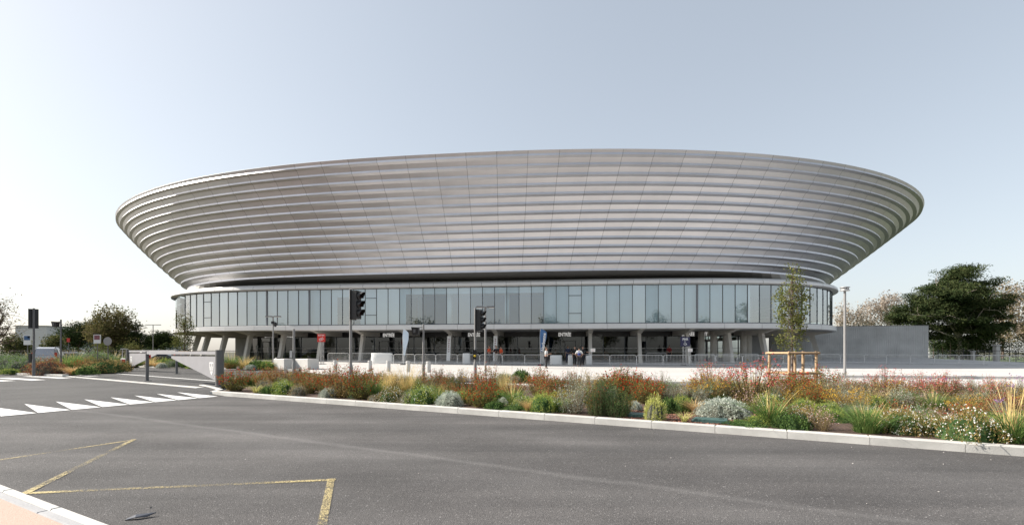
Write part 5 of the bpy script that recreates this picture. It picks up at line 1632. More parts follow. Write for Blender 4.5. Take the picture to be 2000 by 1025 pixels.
T_UMB = leafmat("umbrella pine needles", (0.027, 0.048, 0.017), (0.071, 0.093, 0.034), .1, .06, .5)
T_OAK = leafmat("autumn oak leaf", (.12, .105, .05), (.22, .18, .09), .3, .06, .6)
T_OAK2 = leafmat("green oak leaf", (0.102, 0.111, 0.041), (0.204, 0.187, 0.076), .3, .06, .6)
T_PLANE = leafmat("dry plane leaf", (.27, .215, .16), (.42, .35, .28), .3, .06, .8)
T_PLANE2 = leafmat("pale plane leaf", (.36, .31, .26), (.50, .45, .39), .3, .06, .8)
T_YOUNG = leafmat("young tree leaf", (.085, .115, .030), (.18, .20, .07), .35, .05, 3)
T_YOUNG2 = leafmat("young tree yellow leaf", (.13, .145, .045), (.25, .245, .10), .35, .05, 3)
T_HEDGE = leafmat("hedge leaf", (0.037, 0.058, 0.022), (0.093, 0.116, 0.048), .15, .08, 1)

# right: the big pine, placed where its trunk stands
def at_px(px, Y, z=0): return Vector(((px - 1000) * Y / FOCAL, Y, z))
Yp = 94.0; s = Yp / FOCAL
def pb_(px, py, rx, rz, dy=0, ry=None):
    return ((px - 1873) * s, dy, (HOR - py) * s + EYE, rx * s, (ry or rx) * s, rz * s)
pine_blobs = [pb_(1892, 548, 42, 34), pb_(1866, 585, 62, 36), pb_(1915, 592, 44, 38), pb_(1818, 580, 40, 24, -1), pb_(1800, 612, 46, 24, 1), pb_(1850, 620, 60, 28), pb_(1930, 625, 44, 24), pb_(1905, 650, 55, 26, 1.5), pb_(1775, 628, 26, 13), pb_(1850, 655, 36, 16, 2), pb_(1912, 678, 44, 22, 3)]
make_tree("pine_tree", "big dark pine right of the concrete wall", (at_px(1873, Yp).x, Yp, 0), 8.8, .5, pine_blobs, 86000, .62, .13, [T_PINE, T_PINE2], M_PALEBARK, 5, 30, .5, 260, 1.15, (.5, 0), flat=.33)
def scale_blobs(px0, Y, L):
    k = Y / FOCAL
    return [((px - px0) * k, dy, (HOR - py) * k + EYE, rx * k, rx * k * .9, rz * k) for px, py, rx, rz, dy in L]
def t_px(name, label, px, Y, th, tr, L, n, ll, lw, lv, bark, seed, **kw):
    return make_tree(name, label, (at_px(px, Y).x, Y, 0), th, tr, scale_blobs(px, Y, L), n, ll, lw, lv, bark, seed, **kw)
# plane trees with thin dry leaves
PG = "thin-leaved plane trees"
t_px("plane_tree", "thin pale plane tree right of the lamp post, left end of its row", 1662, 118, 6, .22, [(1662, 622, 26, 26, 0), (1655, 605, 14, 16, 0)], 1500, .42, .32, [T_PLANE, T_PLANE2], M_PALEBARK, 21, limbs=26, per_clump=24, clump_r=.8, group=PG)
t_px("plane_tree", "thin pale plane tree second in the row behind the concrete wall", 1702, 120, 6, .22, [(1702, 616, 26, 26, 0), (1710, 598, 14, 14, 0)], 1700, .42, .32, [T_PLANE, T_PLANE2], M_PALEBARK, 22, limbs=26, per_clump=24, clump_r=.8, group=PG)
t_px("plane_tree", "tallest thin pale plane tree behind the wall, next to the pine", 1742, 120, 7, .24, [(1742, 604, 26, 30, 0), (1738, 586, 16, 14, 0)], 1900, .42, .32, [T_PLANE, T_PLANE2], M_PALEBARK, 23, limbs=28, per_clump=24, clump_r=.8, group=PG)
t_px("plane_tree", "thin-leaved plane tree just right of the big pine", 1958, 112, 7, .24, [(1958, 590, 26, 44, 0), (1966, 640, 30, 24, 0)], 2600, .42, .32, [T_PLANE, T_OAK], M_BARK, 24, limbs=36, per_clump=20, clump_r=.9, group=PG)
t_px("plane_tree", "thin-leaved plane tree cut by the right edge", 2004, 108, 7, .26, [(2006, 600, 34, 50, 0), (1992, 648, 30, 26, 0)], 3200, .42, .32, [T_PLANE, T_OAK], M_BARK, 25, limbs=40, per_clump=20, clump_r=.9, group=PG)
t_px("plane_tree", "sparse grey plane tree at the left edge", -6, 62, 5, .24, [(-6, 620, 26, 40, 0), (10, 650, 20, 18, 0), (-12, 590, 16, 18, 0)], 900, .22, .15, [T_OAK2, T_PLANE], M_BARK, 26, limbs=46, per_clump=14, clump_r=1.0, group=PG)
# left: umbrella pines, oak, cedar, small trees
UG = "dark umbrella pines left of the arena"
t_px("umbrella_pine", "round dark umbrella pine left of the big oak", 152, 110, 5, .35, [(150, 655, 27, 22, 0), (172, 650, 22, 18, 2), (135, 662, 14, 14, 0)], 16000, .5, .12, [T_UMB, T_PINE], M_BARK, 31, limbs=12, per_clump=90, clump_r=1.0, group=UG, flat=.6)
t_px("umbrella_pine", "dark umbrella pine right of the white information sign", 238, 105, 4, .3, [(236, 665, 24, 16, 0), (222, 672, 18, 12, 0)], 9000, .5, .12, [T_UMB, T_PINE], M_BARK, 32, limbs=8, per_clump=90, clump_r=.9, group=UG, flat=.6)
t_px("umbrella_pine", "dark umbrella pine right of the far lamp post", 318, 105, 4, .3, [(320, 664, 22, 14, 0), (300, 670, 20, 11, 0), (334, 672, 10, 10, 0)], 11000, .5, .12, [T_UMB, T_PINE], M_BARK, 33, limbs=8, per_clump=90, clump_r=.9, group=UG, flat=.6)
t_px("oak_tree", "tall brown-green oak left of the arena", 218, 95, 6, .4, [(218, 620, 30, 20, 0), (198, 642, 26, 22, 0), (240, 640, 24, 22, 0), (218, 650, 40, 24, 0)], 9000, .36, .26, [T_OAK, T_OAK2], M_BARK, 34, limbs=30, per_clump=50, clump_r=.75)
t_px("cedar_tree", "dark cedar with a pointed top right of the oak", 266, 95, 6, .25, [(268, 645, 4, 12, 0), (266, 660, 12, 12, 0), (264, 675, 18, 12, 0)], 5200, .4, .10, [T_UMB, T_PINE], M_BARK, 35, limbs=12, per_clump=60, clump_r=.6, flat=.35)
t_px("small_tree", "small leafy tree in front of the left box building", 108, 80, 2.5, .12, [(108, 672, 14, 14, 0)], 2400, .25, .16, [T_OAK2, T_HEDGE], M_BARK, 36, limbs=10, per_clump=40, clump_r=.5)
t_px("small_tree", "small dark tree below the left box building", 28, 80, 2.5, .14, [(30, 672, 20, 15, 0)], 3600, .25, .16, [T_HEDGE, T_OAK2], M_BARK, 37, limbs=10, per_clump=50, clump_r=.5)
t_px("small_tree", "small yellowish tree behind the far swing gate", 258, 62, 2, .08, [(258, 680, 9, 14, 0)], 900, .16, .10, [T_YOUNG2, T_OAK2], M_BARK, 38, limbs=8, per_clump=20, clump_r=.4)
t_px("small_tree", "small young tree left of the round sign", 200, 60, 2, .06, [(200, 684, 9, 12, 0)], 800, .14, .09, [T_YOUNG, T_OAK2], M_BARK, 39, limbs=8, per_clump=20, clump_r=.35)
# trees across the street behind the camera: the glass mirrors them
for i, (x, y, sc_) in enumerate(((-46, -34, 1.0), (-26, -40, .86), (-9, -36, .95), (10, -42, .8), (27, -38, 1.05), (46, -30, .9), (66, -18, 1.1))):
    tt = make_tree("street_tree", f"{['first','second','third','fourth','fifth','sixth','seventh'][i]} tree across the street, seen only mirrored in the glass", (x, y, 0), 4.5 * sc_, .22, [(0, 0, 8.2 * sc_, 3.6 * sc_, 3.6 * sc_, 3.4 * sc_), (1.5, 0, 6.4 * sc_, 3 * sc_, 3 * sc_, 2 * sc_)], 2200, .42, .30, [T_OAK2, T_HEDGE], M_BARK, 60 + i, limbs=10, per_clump=40, clump_r=.8, group="trees mirrored in the glass")
# hedge masses at the back on both sides
def hedge(label, px0, px1, Y, h, seed, name="hedge"):
    rng = np.random.default_rng(seed); a, c = at_px(px0, Y), at_px(px1, Y); n = int((c.x - a.x) * 160)
    x = rng.uniform(0, c.x - a.x, n); top = h * (1 + .18 * np.sin(x * .9 + seed) + .12 * np.sin(x * 2.3))
    z = top * rng.uniform(0, 1, n) ** .7; y = rng.uniform(-1, 1, n) * (1.1 * (1 - (z / (h * 1.35)) ** 2).clip(.1))
    t = thing(name, label, "hedge", (a.x, Y, 0))
    g = leaf_quads(np.stack([x, y, z], 1), .28, .18, rng)
    o = add("foliage", quads_mesh("foliage", [g[: len(g) // 8 * 4], g[len(g) // 8 * 4:]], [T_HEDGE, T_UMB]), t); o["kind"] = "stuff"
    b = MB()
    for i in range(int((c.x - a.x) / 1.6)): b.tube([(.8 + i * 1.6, 0, 0), (.8 + i * 1.6 + rng.normal() * .1, 0, h * .8)], [.07, .03], 5)
    add("stems", b.mesh("stems", M_BARK), t)["kind"] = "stuff"
hedge("long dark hedge behind the fence left of the arena", -40, 375, 88, 2.6, 2)
hedge("dark hedge behind the fence at the right edge", 1815, 2040, 92, 4.2, 4)

# staked young trees
def stake_cage(label, p, w, h):
    t = thing("tree_stakes", label, "tree stakes", p, R(8), "wooden tree stakes")
    k = w / 2
    for x, y in ((-k, -k), (k, -k), (k, k), (-k, k), (0, -k * 1.02)):
        b = MB(); b.tube([(x, y, 0), (x + .008, y, h)], [.05, .046], 8); add("stake", b.mesh("stake", M_WOOD), t)
    for z in (h - .06, h * .45):
        for (xa, ya, xb, yb) in ((-k, -k, k, -k), (-k, k, k, k), (-k, -k, -k, k), (k, -k, k, k)):
            d = Vector((xb - xa, yb - ya, 0)).normalized() * .09
            b = MB(); o_ = .055 if ya == yb == -k else -.055 if ya == yb else 0; o2 = -.055 if xa == xb == -k else .055 if xa == xb else 0
            b.tube([(xa - d.x + o2, ya - d.y - o_, z), (xb + d.x + o2, yb + d.y - o_, z)], .042, 7); add("rail", b.mesh("rail", M_WOOD), t)
    b = MB(); b.tube([(-k, -k, h * .8), (0, 0, h * .82), (k, k, h * .8)], .014, 5); add("tie", b.mesh("tie", M_BLACK), t)
p = at_px(1547, 17.6, BED_Z)
stake_cage("wooden stakes round the young tree at the right", p, 1.05, 1.40)
L_ = [(1545, 665, 26, 20, 0), (1546, 640, 22, 20, 0), (1547, 610, 30, 24, 0), (1545, 580, 30, 24, 0), (1548, 553, 20, 18, 0), (1551, 528, 8, 16, 0), (1524, 560, 8, 12, 0), (1572, 575, 10, 14, 0)]
k = 17.6 / FOCAL
make_tree("young_tree", "young leafy tree tied inside wooden stakes before the right end of the arena", p, 4.2, .035, [((a - 1547) * k, dy, (HOR - b_) * k + EYE - BED_Z, rx * k, rx * k, rz * k) for a, b_, rx, rz, dy in L_], 3000, .085, .055, [T_YOUNG, T_YOUNG2], M_BARK, 41, 40, .1, 24, .13)
p = at_px(360, 45.5, 0)
stake_cage("wooden stakes round the young tree at the left end of the arena", (p.x, p.y, .1), 1.2, 1.5)
L_ = [(358, 668, 17, 16, 0), (362, 645, 16, 14, 0), (352, 628, 8, 12, 0), (368, 632, 9, 12, 0), (366, 618, 5, 8, 0)]
k = 45.5 / FOCAL
make_tree("young_tree", "young tree with wooden stakes before the left end of the arena", (p.x, p.y, .1), 4.2, .05, [((a - 360) * k, dy, (HOR - b_) * k + EYE - .1, rx * k, rx * k, rz * k) for a, b_, rx, rz, dy in L_], 2400, .12, .08, [T_YOUNG, T_OAK2], M_BARK, 43, 30, .1, 24, .24)

# ================================================================== fences at both sides
def fence(label, pts, h, m, step=2.4, bars=.16, base=0.0):
    t = thing("metal_fence", label, "fence", (pts[0][0], pts[0][1], base))
    for (xa, ya), (xb, yb) in zip(pts[:-1], pts[1:]):
        a, c = Vector((xa, ya, base)), Vector((xb, yb, base)); d = c - a; n = max(1, int(d.length / step))
        for i in range(n + 1):
            q = a + d * i / n; b = MB(); b.box((q.x, q.y, base + h / 2), (.07, .07, h), math.atan2(d.y, d.x)); b.build("post", m, t)
        b = MB()
        for z in (.15, h - .12): b.tube([a + Vector((0, 0, z)), c + Vector((0, 0, z))], .025, 4)
        b.build("rails", m, t)
        b = MB(); nb = int(d.length / bars)
        for i in range(nb):
            q = a + d * (i + .5) / nb; b.tube([(q.x, q.y, base + .1), (q.x, q.y, base + h)], .012, 4, False)
        o = b.build("bars", m, t); o["kind"] = "stuff"
M_FENCE = mat("dark fence paint", (.03, .028, .027), .5)
M_BFENCE = mat("brown fence paint", (.075, .05, .038), .6)
fence("brown metal fence along the car park left of the arena", [(-62, 60), (-44, 62), (-36, 66)], 1.75, M_BFENCE)
fence("dark metal fence right of the concrete wall", [(53, 60.5), (66, 57.5), (78, 55)], 1.65, M_FENCE, base=.1)
# pillars and a thin field behind the right fence
sheet("field", [(48, 68, .0), (140, 68, .0), (160, 140, .0), (60, 140, .0)], mat("green field", (.07, .12, .035), .95, col2=(.13, .16, .06), scale=.4))
for px, Y, lab, hh in ((1946, 64, "pale gate pillar with a cap behind the right fence", 2.3), (1900, 62, "short pale pillar under the big pine", 1.5)):
    q = at_px(px, Y, 0); t = thing("pillar", lab, "pillar", (q.x, q.y, .0))
    b = MB(); b.bevbox((0, 0, hh / 2), (.5 if hh > 2 else .3, .5 if hh > 2 else .3, hh), .03); add("shaft", b.mesh("shaft", M_BLOCK), t)
    b = MB(); b.bevbox((0, 0, hh + .06), (.72 if hh > 2 else .4, .72 if hh > 2 else .4, .12), .03); add("cap", b.mesh("cap", M_BLOCK), t)

# ================================================================== left background: box building, houses, signs
def flat_building(label, px0, px1, Y, h, m, name="industrial_building", band=True):
    a, c = at_px(px0, Y), at_px(px1, Y); w_ = c.x - a.x; t = thing(name, label, "building", ((a.x + c.x) / 2, Y + 8, 0))
    b = MB(); b.box(((a.x + c.x) / 2, Y + 8, h / 2), (w_, 16, h)); b.build("wall", m, t)
    b = MB(); b.box(((a.x + c.x) / 2, Y + 8, h + .15), (w_ + .4, 16.4, .3)); b.build("parapet", M_GREYCONC, t)
    n = max(2, int(w_ / 3.2))
    for i in range(n):
        x = a.x + w_ * (i + .5) / n; b = MB(); b.box((x, Y - .02, h * .30), (w_ / n * .5, .10, h * .16)); wi = b.build("window", M_DARK, t)
        b = MB(); b.box((x, Y - .09, h * .30), (.08, .05, h * .16)); b.build("window_bar", M_WHITEMETAL, wi, False)
M_BWALL = mat("pale cladding wall", (.56, .56, .55), .7, var=.05, scale=.2)
flat_building("pale flat-roofed building behind the signal seen from behind", 30, 91, 170, 10.4, M_BWALL)
flat_building("low grey building right of the pale flat-roofed one", 88, 128, 190, 6.3, mat("grey distant wall", (.36, .37, .38), .8), band=False)
flat_building("low white building between the far pines", 284, 300, 150, 4.2, M_BWALL)
flat_building("low pale building behind the right fence", 1822, 1850, 120, 3.6, M_BWALL)
def post_sign(label, px, Y, ztop, bw, bh, m, deco=None, round_=False, z=0):
    t = thing("road_sign" if round_ else "information_sign", label, "sign", px_point(px, Y, z), 0)
    b = MB(); b.tube([(0, .03, 0), (0, .03, ztop - (bh if not round_ else bw * .4))], .035, 8); add("post", b.mesh("post", M_GREYMETAL), t)
    b = MB()
    if round_:
        n = 20; b.prism([(bw / 2 * math.cos(2 * math.pi * i / n), 0, ztop - bw / 2 + bw / 2 * math.sin(2 * math.pi * i / n)) for i in range(n)], (0, -.03, 0))
    else: b.box((0, 0, ztop - bh / 2), (bw, .06, bh))
    bd = add("board", b.mesh("board", m), t)
    for (x0, x1, z0, z1, mm) in deco or ():
        b = MB(); b.box(((x0 + x1) / 2, -.036, ztop - (z0 + z1) / 2), (x1 - x0, .012, z1 - z0)); add("print_field", b.mesh("print_field", mm), bd)
M_SBLUE = mat("sign blue", (.03, .10, .22), .5); M_SDARK = mat("sign picture dark", (.05, .05, .10), .5, col2=(.35, .08, .06), scale=9)
post_sign("white and blue information sign behind the left bed", 53.5, 45, 3.05, .66, .90, M_WHITE, [(-.27, .27, .06, .46, M_SBLUE), (.05, .27, .10, .26, M_WHITE)])
post_sign("white-framed information sign with a dark picture left of the round sign", 190, 42, 3.0, .60, .76, M_WHITE, [(-.24, .24, .05, .44, M_SDARK)])
post_sign("round road sign seen from behind, left of the far gate", 210.5, 42, 2.78, .72, 0, mat("sign back grey", (.30, .29, .28), .6), round_=True)
post_sign("small red sign on a thin post before the dark pine", 133.5, 62, 3.25, .36, .5, M_RED)
# red and white ticket post behind the far gate
t = thing("ticket_machine", "red and white ticket machine behind the far swing gate", "machine", px_point(243, 45, 0))
b = MB(); b.bevbox((0, 0, .45), (.42, .4, .9), .03); add("cabinet", b.mesh("cabinet", M_WHITE), t)
b = MB(); b.box((.08, -.21, .62), (.30, .03, .36)); add("red_panel", b.mesh("red_panel", M_RED), t)
b = MB()
for x in (-.2, .2): b.tube([(x, 0, .9), (x, 0, 1.75)], .025, 6)
b.box((0, 0, 1.78), (.5, .3, .06)); add("canopy", b.mesh("canopy", M_WHITE), t)

# ================================================================== vehicles
M_TYRE = mat("tyre rubber", (.015, .015, .015), .8); M_CARGLASS = mat("car window", (.02, .025, .03), .08); M_TAIL = mat("tail lamp", (.45, .02, .02), .25)
def car(label, loc, rz, paint, H=1.75, group="parked cars"):
    """hatchback: nose towards +x; body lofted from cross-sections"""
    t = thing("parked_car", label, "car", loc, rz, group)
    secs = [(-2.1, .45, .95, .95, .72), (-2.05, .35, 1.02, 1.25, .80), (-1.85, .3, 1.04, H * .93, .84), (-1.3, .3, 1.02, H, .86), (-.2, .3, 1.0, H, .87), (.55, .3, .98, H * .93, .87), (1.25, .3, .95, 1.02, .86), (1.9, .32, .85, .88, .82), (2.12, .45, .68, .70, .70)]
    b = MB(); n = 10
    for x, z0, zb, zr, w_ in secs:
        rw = w_ * (.74 if zr > zb + .2 else .92)
        ring = [(-w_ * .9, z0), (-w_, (z0 + zb) / 2), (-w_ * .97, zb), (-(rw + .03), zb + (zr - zb) * .75), (-rw * .86, zr), (rw * .86, zr), (rw + .03, zb + (zr - zb) * .75), (w_ * .97, zb), (w_, (z0 + zb) / 2), (w_ * .9, z0)]
        for y, z in ring: b.v.append((x, y, z))
    for i in range(len(secs) - 1):
        for j in range(n):
            a, c = i * n + j, i * n + (j + 1) % n; b.face(a, a + n, c + n, c)
    b.face(*range(n)); b.face(*[(len(secs) - 1) * n + j for j in range(n)][::-1])
    bd = add("body", auto_smooth(b.mesh("body", paint), 40), t)
    for sd in (-1, 1):
        for xa, xb in ((-1.55, -.75), (-.65, .25)):
            b = MB(); w0 = .86 * .97 + .012; w1 = .86 * .74 + .045
            b.quad((xa, sd * w0, 1.06), (xb, sd * w0, 1.05), (xb - .05, sd * w1, H * .90), (xa + .12, sd * w1, H * .90)); add("side_window", b.mesh("side_window", M_CARGLASS), t)
        b = MB(); b.box((-2.02, sd * .68, 1.12), (.14, .16, .46)); add("tail_light", b.mesh("tail_light", M_TAIL), t)
        for x in (-1.35, 1.35):
            b = MB(); b.tube([(x, sd * .66, .32), (x, sd * .88, .32)], .32, 16); wh = add("wheel", b.mesh("wheel", M_TYRE), t)
            b = MB(); b.tube([(x, sd * .87, .32), (x, sd * .895, .32)], .2, 12); add("rim", b.mesh("rim", M_LIGHTMETAL), wh)
        b = MB(); b.tube([(-1.5, sd * .58, H + .03), (.3, sd * .58, H + .03)], .02, 6); add("roof_rail", b.mesh("roof_rail", M_LIGHTMETAL), t)
    b = MB(); b.quad((-2.075, -.66, 1.12), (-2.075, .66, 1.12), (-1.875, .56, H * .90), (-1.875, -.56, H * .90)); add("rear_window", b.mesh("rear_window", M_CARGLASS), t)
    b = MB(); b.quad((1.22, -.66, 1.05), (1.22, .66, 1.05), (.60, .56, H * .91), (.60, -.56, H * .91)); add("windscreen", b.mesh("windscreen", M_CARGLASS), t)
    b = MB(); b.box((-2.11, 0, .75), (.03, .5, .12)); add("number_plate", b.mesh("number_plate", M_WHITE), t)
P_SIL = mat("silver car paint", (.40, .41, .43), .25, metal=.5); P_WHT = mat("white car paint", (.70, .70, .70), .25); P_DRK = mat("dark car paint", (.03, .03, .035), .2); P_RED2 = mat("dark red car paint", (.16, .02, .02), .2)
car("silver estate car with a lit red tail lamp behind the left bed", px_point(97, 41, .1), R(125), P_SIL, 1.80)
car("small pale car far behind the camera pole", px_point(152, 66, .0), R(20), P_SIL, 1.5)
car("dark parked car seen over the far swing gate", px_point(312, 60, .0), R(15), P_DRK, 1.6)
car("dark red parked car right of the dark one beyond the gate", px_point(338, 64, .0), R(12), P_RED2, 1.6)

# ================================================================== people
SKIN = mat("skin", (.42, .25, .18), .6); SKIN2 = mat("skin darker", (.26, .15, .10), .6)
def skin_mesh(name, verts, edges, radii, m, sub=1, root=0):
    me = bpy.data.meshes.new(name); me.from_pydata([tuple(v) for v in verts], edges, [])
    ob = bpy.data.objects.new(name, me); COL.objects.link(ob)
    md = ob.modifiers.new("skin", 'SKIN'); md.use_smooth_shade = True
    for i, r_ in enumerate(radii):
        sv = me.skin_vertices[0].data[i]; sv.radius = (r_, r_) if not hasattr(r_, "__len__") else r_; sv.use_root = (i == root)
    sb = ob.modifiers.new("sub", 'SUBSURF'); sb.levels = sub; sb.render_levels = sub
    out = bpy.data.meshes.new_from_object(ob.evaluated_get(bpy.context.evaluated_depsgraph_get()))
    bpy.data.objects.remove(ob); bpy.data.meshes.remove(me)
    out.name = name; out.materials.clear(); out.materials.append(m)
    out.polygons.foreach_set("use_smooth", [True] * len(out.polygons))
    return out
def person(label, px, Y, rz, H, shirt, trousers, hair, arms, stride=.10, group=None, skin=SKIN, sleeves=.5, vest=None, z=None):
    """faces -y before turning; arms: for each side elbow and hand positions relative to the shoulder"""
    base = px_point(px, Y, plaza_z(Y) if z is None else z)
    t = thing("person", label, "person", base, rz, group)
    k = H / 1.75
    V, E_, Rr = [], [], []
    def v(x, y, z_, r_): V.append((x * k, y * k, z_ * k)); Rr.append((r_[0] * k, r_[1] * k) if hasattr(r_, "__len__") else r_ * k); return len(V) - 1
    def e(a, b_): E_.append((a, b_))
    pel = v(0, 0, .96, .125); sp = v(0, 0, 1.14, .12); ch = v(0, .0, 1.34, .135); nb = v(0, .005, 1.46, .065); nk = v(0, 0, 1.52, .052); hd0 = v(0, -.015, 1.60, .078); hd1 = v(0, -.012, 1.67, .085); hd2 = v(0, 0, 1.725, .055)
    for a, b_ in ((pel, sp), (sp, ch), (ch, nb), (nb, nk), (nk, hd0), (hd0, hd1), (hd1, hd2)): e(a, b_)
    nose = v(0, -.098, 1.625, .014); e(hd0, nose)
    for sd in (-1, 1):
        ear = v(sd * .083, 0, 1.64, .016); e(hd1, ear)
    segs = {}
    for sd, (el, ha) in zip((-1, 1), arms):
        sh = v(sd * .19, 0, 1.41, .058); e(ch, sh)
        elb = v(sd * .19 + el[0], el[1], 1.41 + el[2], .042); e(sh, elb)
        wr = v(sd * .19 + ha[0], ha[1], 1.41 + ha[2], .027); e(elb, wr)
        d = Vector((ha[0] - el[0], ha[1] - el[1], ha[2] - el[2])).normalized()
        side = d.cross(Vector((0, -1, .3))); side = side.normalized() if side.length > .05 else Vector((1, 0, 0))
        w0 = Vector((sd * .19 + ha[0], ha[1], 1.41 + ha[2])); pm = w0 + d * .075
        pa = v(*pm, (.032, .020)); e(wr, pa)
        for i, (o_, ln) in enumerate(((-.027, .075), (-.009, .088), (.009, .082), (.027, .062))):
            f1 = pm + d * .03 + side * o_; f2 = f1 + d * ln * .55 + Vector((0, -.008, 0)); f3 = f2 + d * ln * .4 + Vector((0, -.016, -.004))
            a = v(*f2, .009); b_ = v(*f3, .0075); e(pa, a); e(a, b_)
        th = w0 + d * .045 + Vector((0, -.045, 0)) ; th2 = th + d * .045 + Vector((0, -.012, 0)); a = v(*th, .010); b_ = v(*th2, .008); e(pa, a); e(a, b_)
        segs[sd] = (sh, elb, wr)
    legs = {}
    for sd in (-1, 1):
        y_ = stride * sd
        hp = v(sd * .095, 0, .90, .098); e(pel, hp); kn = v(sd * .105, -.02 + y_ * .4, .50, .062); e(hp, kn); an = v(sd * .11, y_ + .03, .09, .042); e(kn, an); to = v(sd * .125, y_ - .13, .035, .034); e(an, to); he = v(sd * .11, y_ + .06, .035, .034); e(an, he)
        legs[sd] = (hp, kn, an, to, he)
    add("body", skin_mesh("body", V, E_, Rr, skin, 2, pel), t)
    def sub(name, idx, edges, grow, m, scl=None, root=0):
        mp = {q: i for i, q in enumerate(idx)}
        rad = [(r_ if hasattr(r_, "__len__") else (r_, r_)) for r_ in (Rr[q] for q in idx)]
        rad = [(a * 1.04 + grow * k, b_ * 1.04 + grow * k) for a, b_ in rad]
        add(name, skin_mesh(name, [V[q] for q in idx], [(mp[a], mp[b_]) for a, b_ in edges], rad, m, 2, root), t)
    # shirt with sleeves
    vi, ei = [pel, sp, ch, nb], [(pel, sp), (sp, ch), (ch, nb)]
    for sd in (-1, 1):
        sh, elb, wr = segs[sd]
        if sleeves > .7: vi += [sh, elb, wr]; ei += [(ch, sh), (sh, elb), (elb, wr)]
        else: vi += [sh, elb]; ei += [(ch, sh), (sh, elb)]
    sub("shirt", vi, ei, .014, shirt)
    if vest: 
        sub("vest", [pel, sp, ch, nb], [(pel, sp), (sp, ch), (ch, nb)], .034, vest)
        b = MB(); y = .135 * k + .045
        b.box((0, y, 1.33 * k), (.17 * k, .014, .05 * k)); b.box((0, y, 1.27 * k), (.12 * k, .014, .03 * k)); add("vest_print", b.mesh("vest_print", M_WHITE), t)
    vi, ei = [pel], []
    for sd in (-1, 1):
        hp, kn, an, to, he = legs[sd]; vi += [hp, kn, an]; ei += [(pel, hp), (hp, kn), (kn, an)]
    sub("trousers", vi, ei, .018, trousers)
    for sd in (-1, 1):
        hp, kn, an, to, he = legs[sd]; sub("shoe", [an, to, he], [(an, to), (an, he)], .008, M_BLACK)
    b = MB(); b.ball((0, .022 * k, 1.685 * k), (.094 * k, .098 * k, .092 * k), 12, 8)
    hm = b.mesh("hair", hair, True); add("hair", hm, t)
    b = MB()
    for sd in (-1, 1): b.ball((sd * .034 * k, -.083 * k, 1.645 * k), .012 * k, 6, 5)
    add("eyes", b.mesh("eyes", M_BLACK), t)
    b = MB(); b.box((0, -.091 * k, 1.575 * k), (.045 * k, .01 * k, .008 * k)); add("mouth", b.mesh("mouth", mat("lip", (.30, .10, .08), .6)), t)
C_WHITE = mat("white shirt cloth", (.68, .68, .66), .85); C_BLACK = mat("black cloth", (.018, .018, .02), .9); C_RED = mat("red shirt cloth", (.62, .09, .03), .85); C_BLUE = mat("blue vest cloth", (.02, .05, .22), .8)
C_NAVY = mat("navy cloth", (.02, .028, .06), .9); C_JEAN = mat("dark trousers cloth", (.03, .03, .035), .9); H_DARK = mat("dark hair", (.02, .014, .01), .7); H_BROWN = mat("brown hair", (.10, .055, .03), .7); H_BLOND = mat("fair hair", (.24, .15, .07), .7); C_BEIGE = mat("pale trousers cloth", (.45, .42, .38), .9)
DOWN = ((-.05, .03, -.29), (-.06, -.03, -.55)); DOWNR = ((.05, .03, -.29), (.06, -.03, -.55))
HOLD = ((-.04, .02, -.28), (.06, -.24, -.22)); HOLDR = ((.04, .02, -.28), (-.06, -.24, -.22))
HIPS = ((-.12, .06, -.26), (-.03, -.02, -.47)); HIPSR = ((.12, .06, -.26), (.03, -.02, -.47))
REACH = ((.12, -.16, -.20), (.26, -.38, -.24))
person("man in a white shirt and black trousers standing beside the blue flag", 1067, 38.6, R(70), 1.68, C_WHITE, C_BLACK, H_BROWN, (HOLD, HOLDR), .06)
person("person in a blue vest seen from behind at the entrance gap", 1131, 41.2, R(172), 1.64, C_WHITE, C_BLACK, H_DARK, (HIPS, HIPSR), .05, vest=C_BLUE)
person("person in black left of the blue vest", 1122.5, 43.6, R(20), 1.70, C_BLACK, C_BLACK, H_DARK, (DOWN, DOWNR), .05)
person("person in black reaching over the barrier, right of the blue vest", 1138, 43.9, R(25), 1.70, C_BLACK, C_JEAN, H_DARK, (DOWN, REACH), .05)
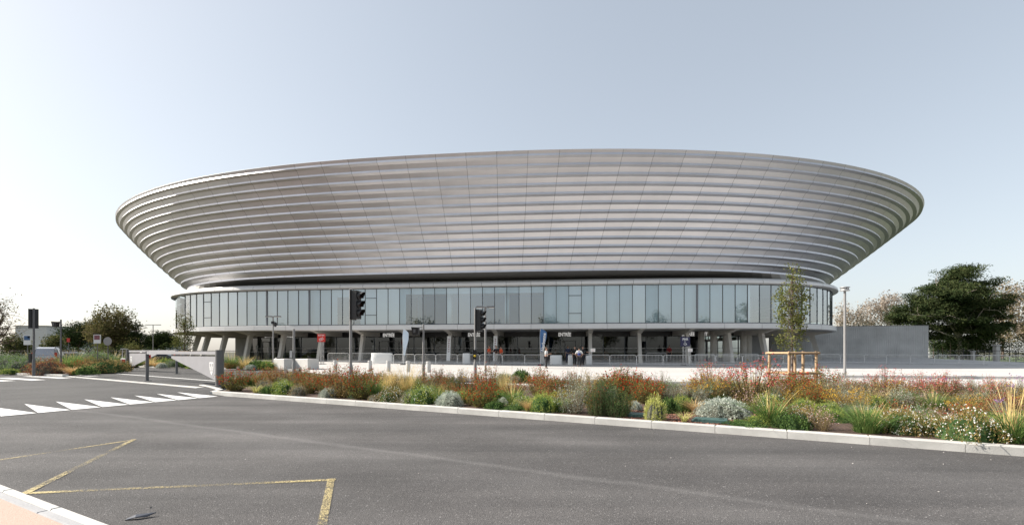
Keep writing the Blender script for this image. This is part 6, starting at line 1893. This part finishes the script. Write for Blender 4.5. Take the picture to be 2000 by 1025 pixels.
person("person in dark blue standing in the open doorway", 1109, 48.0, R(10), 1.68, C_NAVY, C_NAVY, H_DARK, (DOWN, DOWNR), .05, skin=SKIN2)
person("left person in a red shirt behind the barriers", 955.5, 46.3, R(65), 1.72, C_RED, C_JEAN, H_BROWN, (HOLD, HOLDR), .05)
person("middle person in a black top with fair hair behind the barriers", 969, 46.6, R(10), 1.70, C_BLACK, C_BEIGE, H_BLOND, (HOLD, HOLDR), .05)
person("right person in a red shirt behind the barriers", 978.5, 46.2, R(-60), 1.66, C_RED, C_JEAN, H_DARK, (HOLD, DOWNR), .05)
person("person in red standing deep in shade by the right glass", 1307, 51.0, R(0), 1.70, mat("dark red cloth", (.22, .02, .02), .9), C_BLACK, H_DARK, (DOWN, DOWNR), .04)

# ================================================================== small litter on the road
t = thing("plastic_scrap", "torn dark plastic scrap lying on the near road", "litter", (*spot(272, 1012, 0)[:2], .006), R(20))
b = MB(); b.v += [(-.10, -.02, 0), (-.02, -.035, .02), (.06, -.015, .012), (.12, .03, .03), (.06, .035, .02), (-.03, .02, .03), (-.09, .012, .008)]; b.face(0, 1, 2, 3, 4, 5, 6)
b.v += [(v_[0], v_[1], v_[2] - .006) for v_ in b.v[:7]]; b.face(13, 12, 11, 10, 9, 8, 7)
for i in range(7): b.face(i, (i + 1) % 7, 7 + (i + 1) % 7, 7 + i)
add("scrap", b.mesh("scrap", mat("grey blue plastic", (.05, .055, .07), .4)), t)
rng = np.random.default_rng(9)
pts = []
while len(pts) < 200:
    s_, t_c = rng.uniform(-12, 16), rng.uniform(2.1, 9.6)
    if rng.uniform() < .55: t_c = 9.58 - abs(rng.normal()) * .25
    q = street(s_, t_c, .006); pts.append((q.x, q.y, .008))
pts = np.array(pts)
grit = quads_mesh("grit", [leaf_quads(pts, .022, .015, rng, 0, rng.normal(size=(len(pts), 3)) * np.array([1, 1, .12]), .02)], [mat("pale grit", (.22, .21, .20), .9, col2=(.40, .38, .36), scale=3)])
o = add("grit", grit); tag(o, "pale grit and crumbs scattered on the asphalt along the kerb", "grit", kind="stuff")
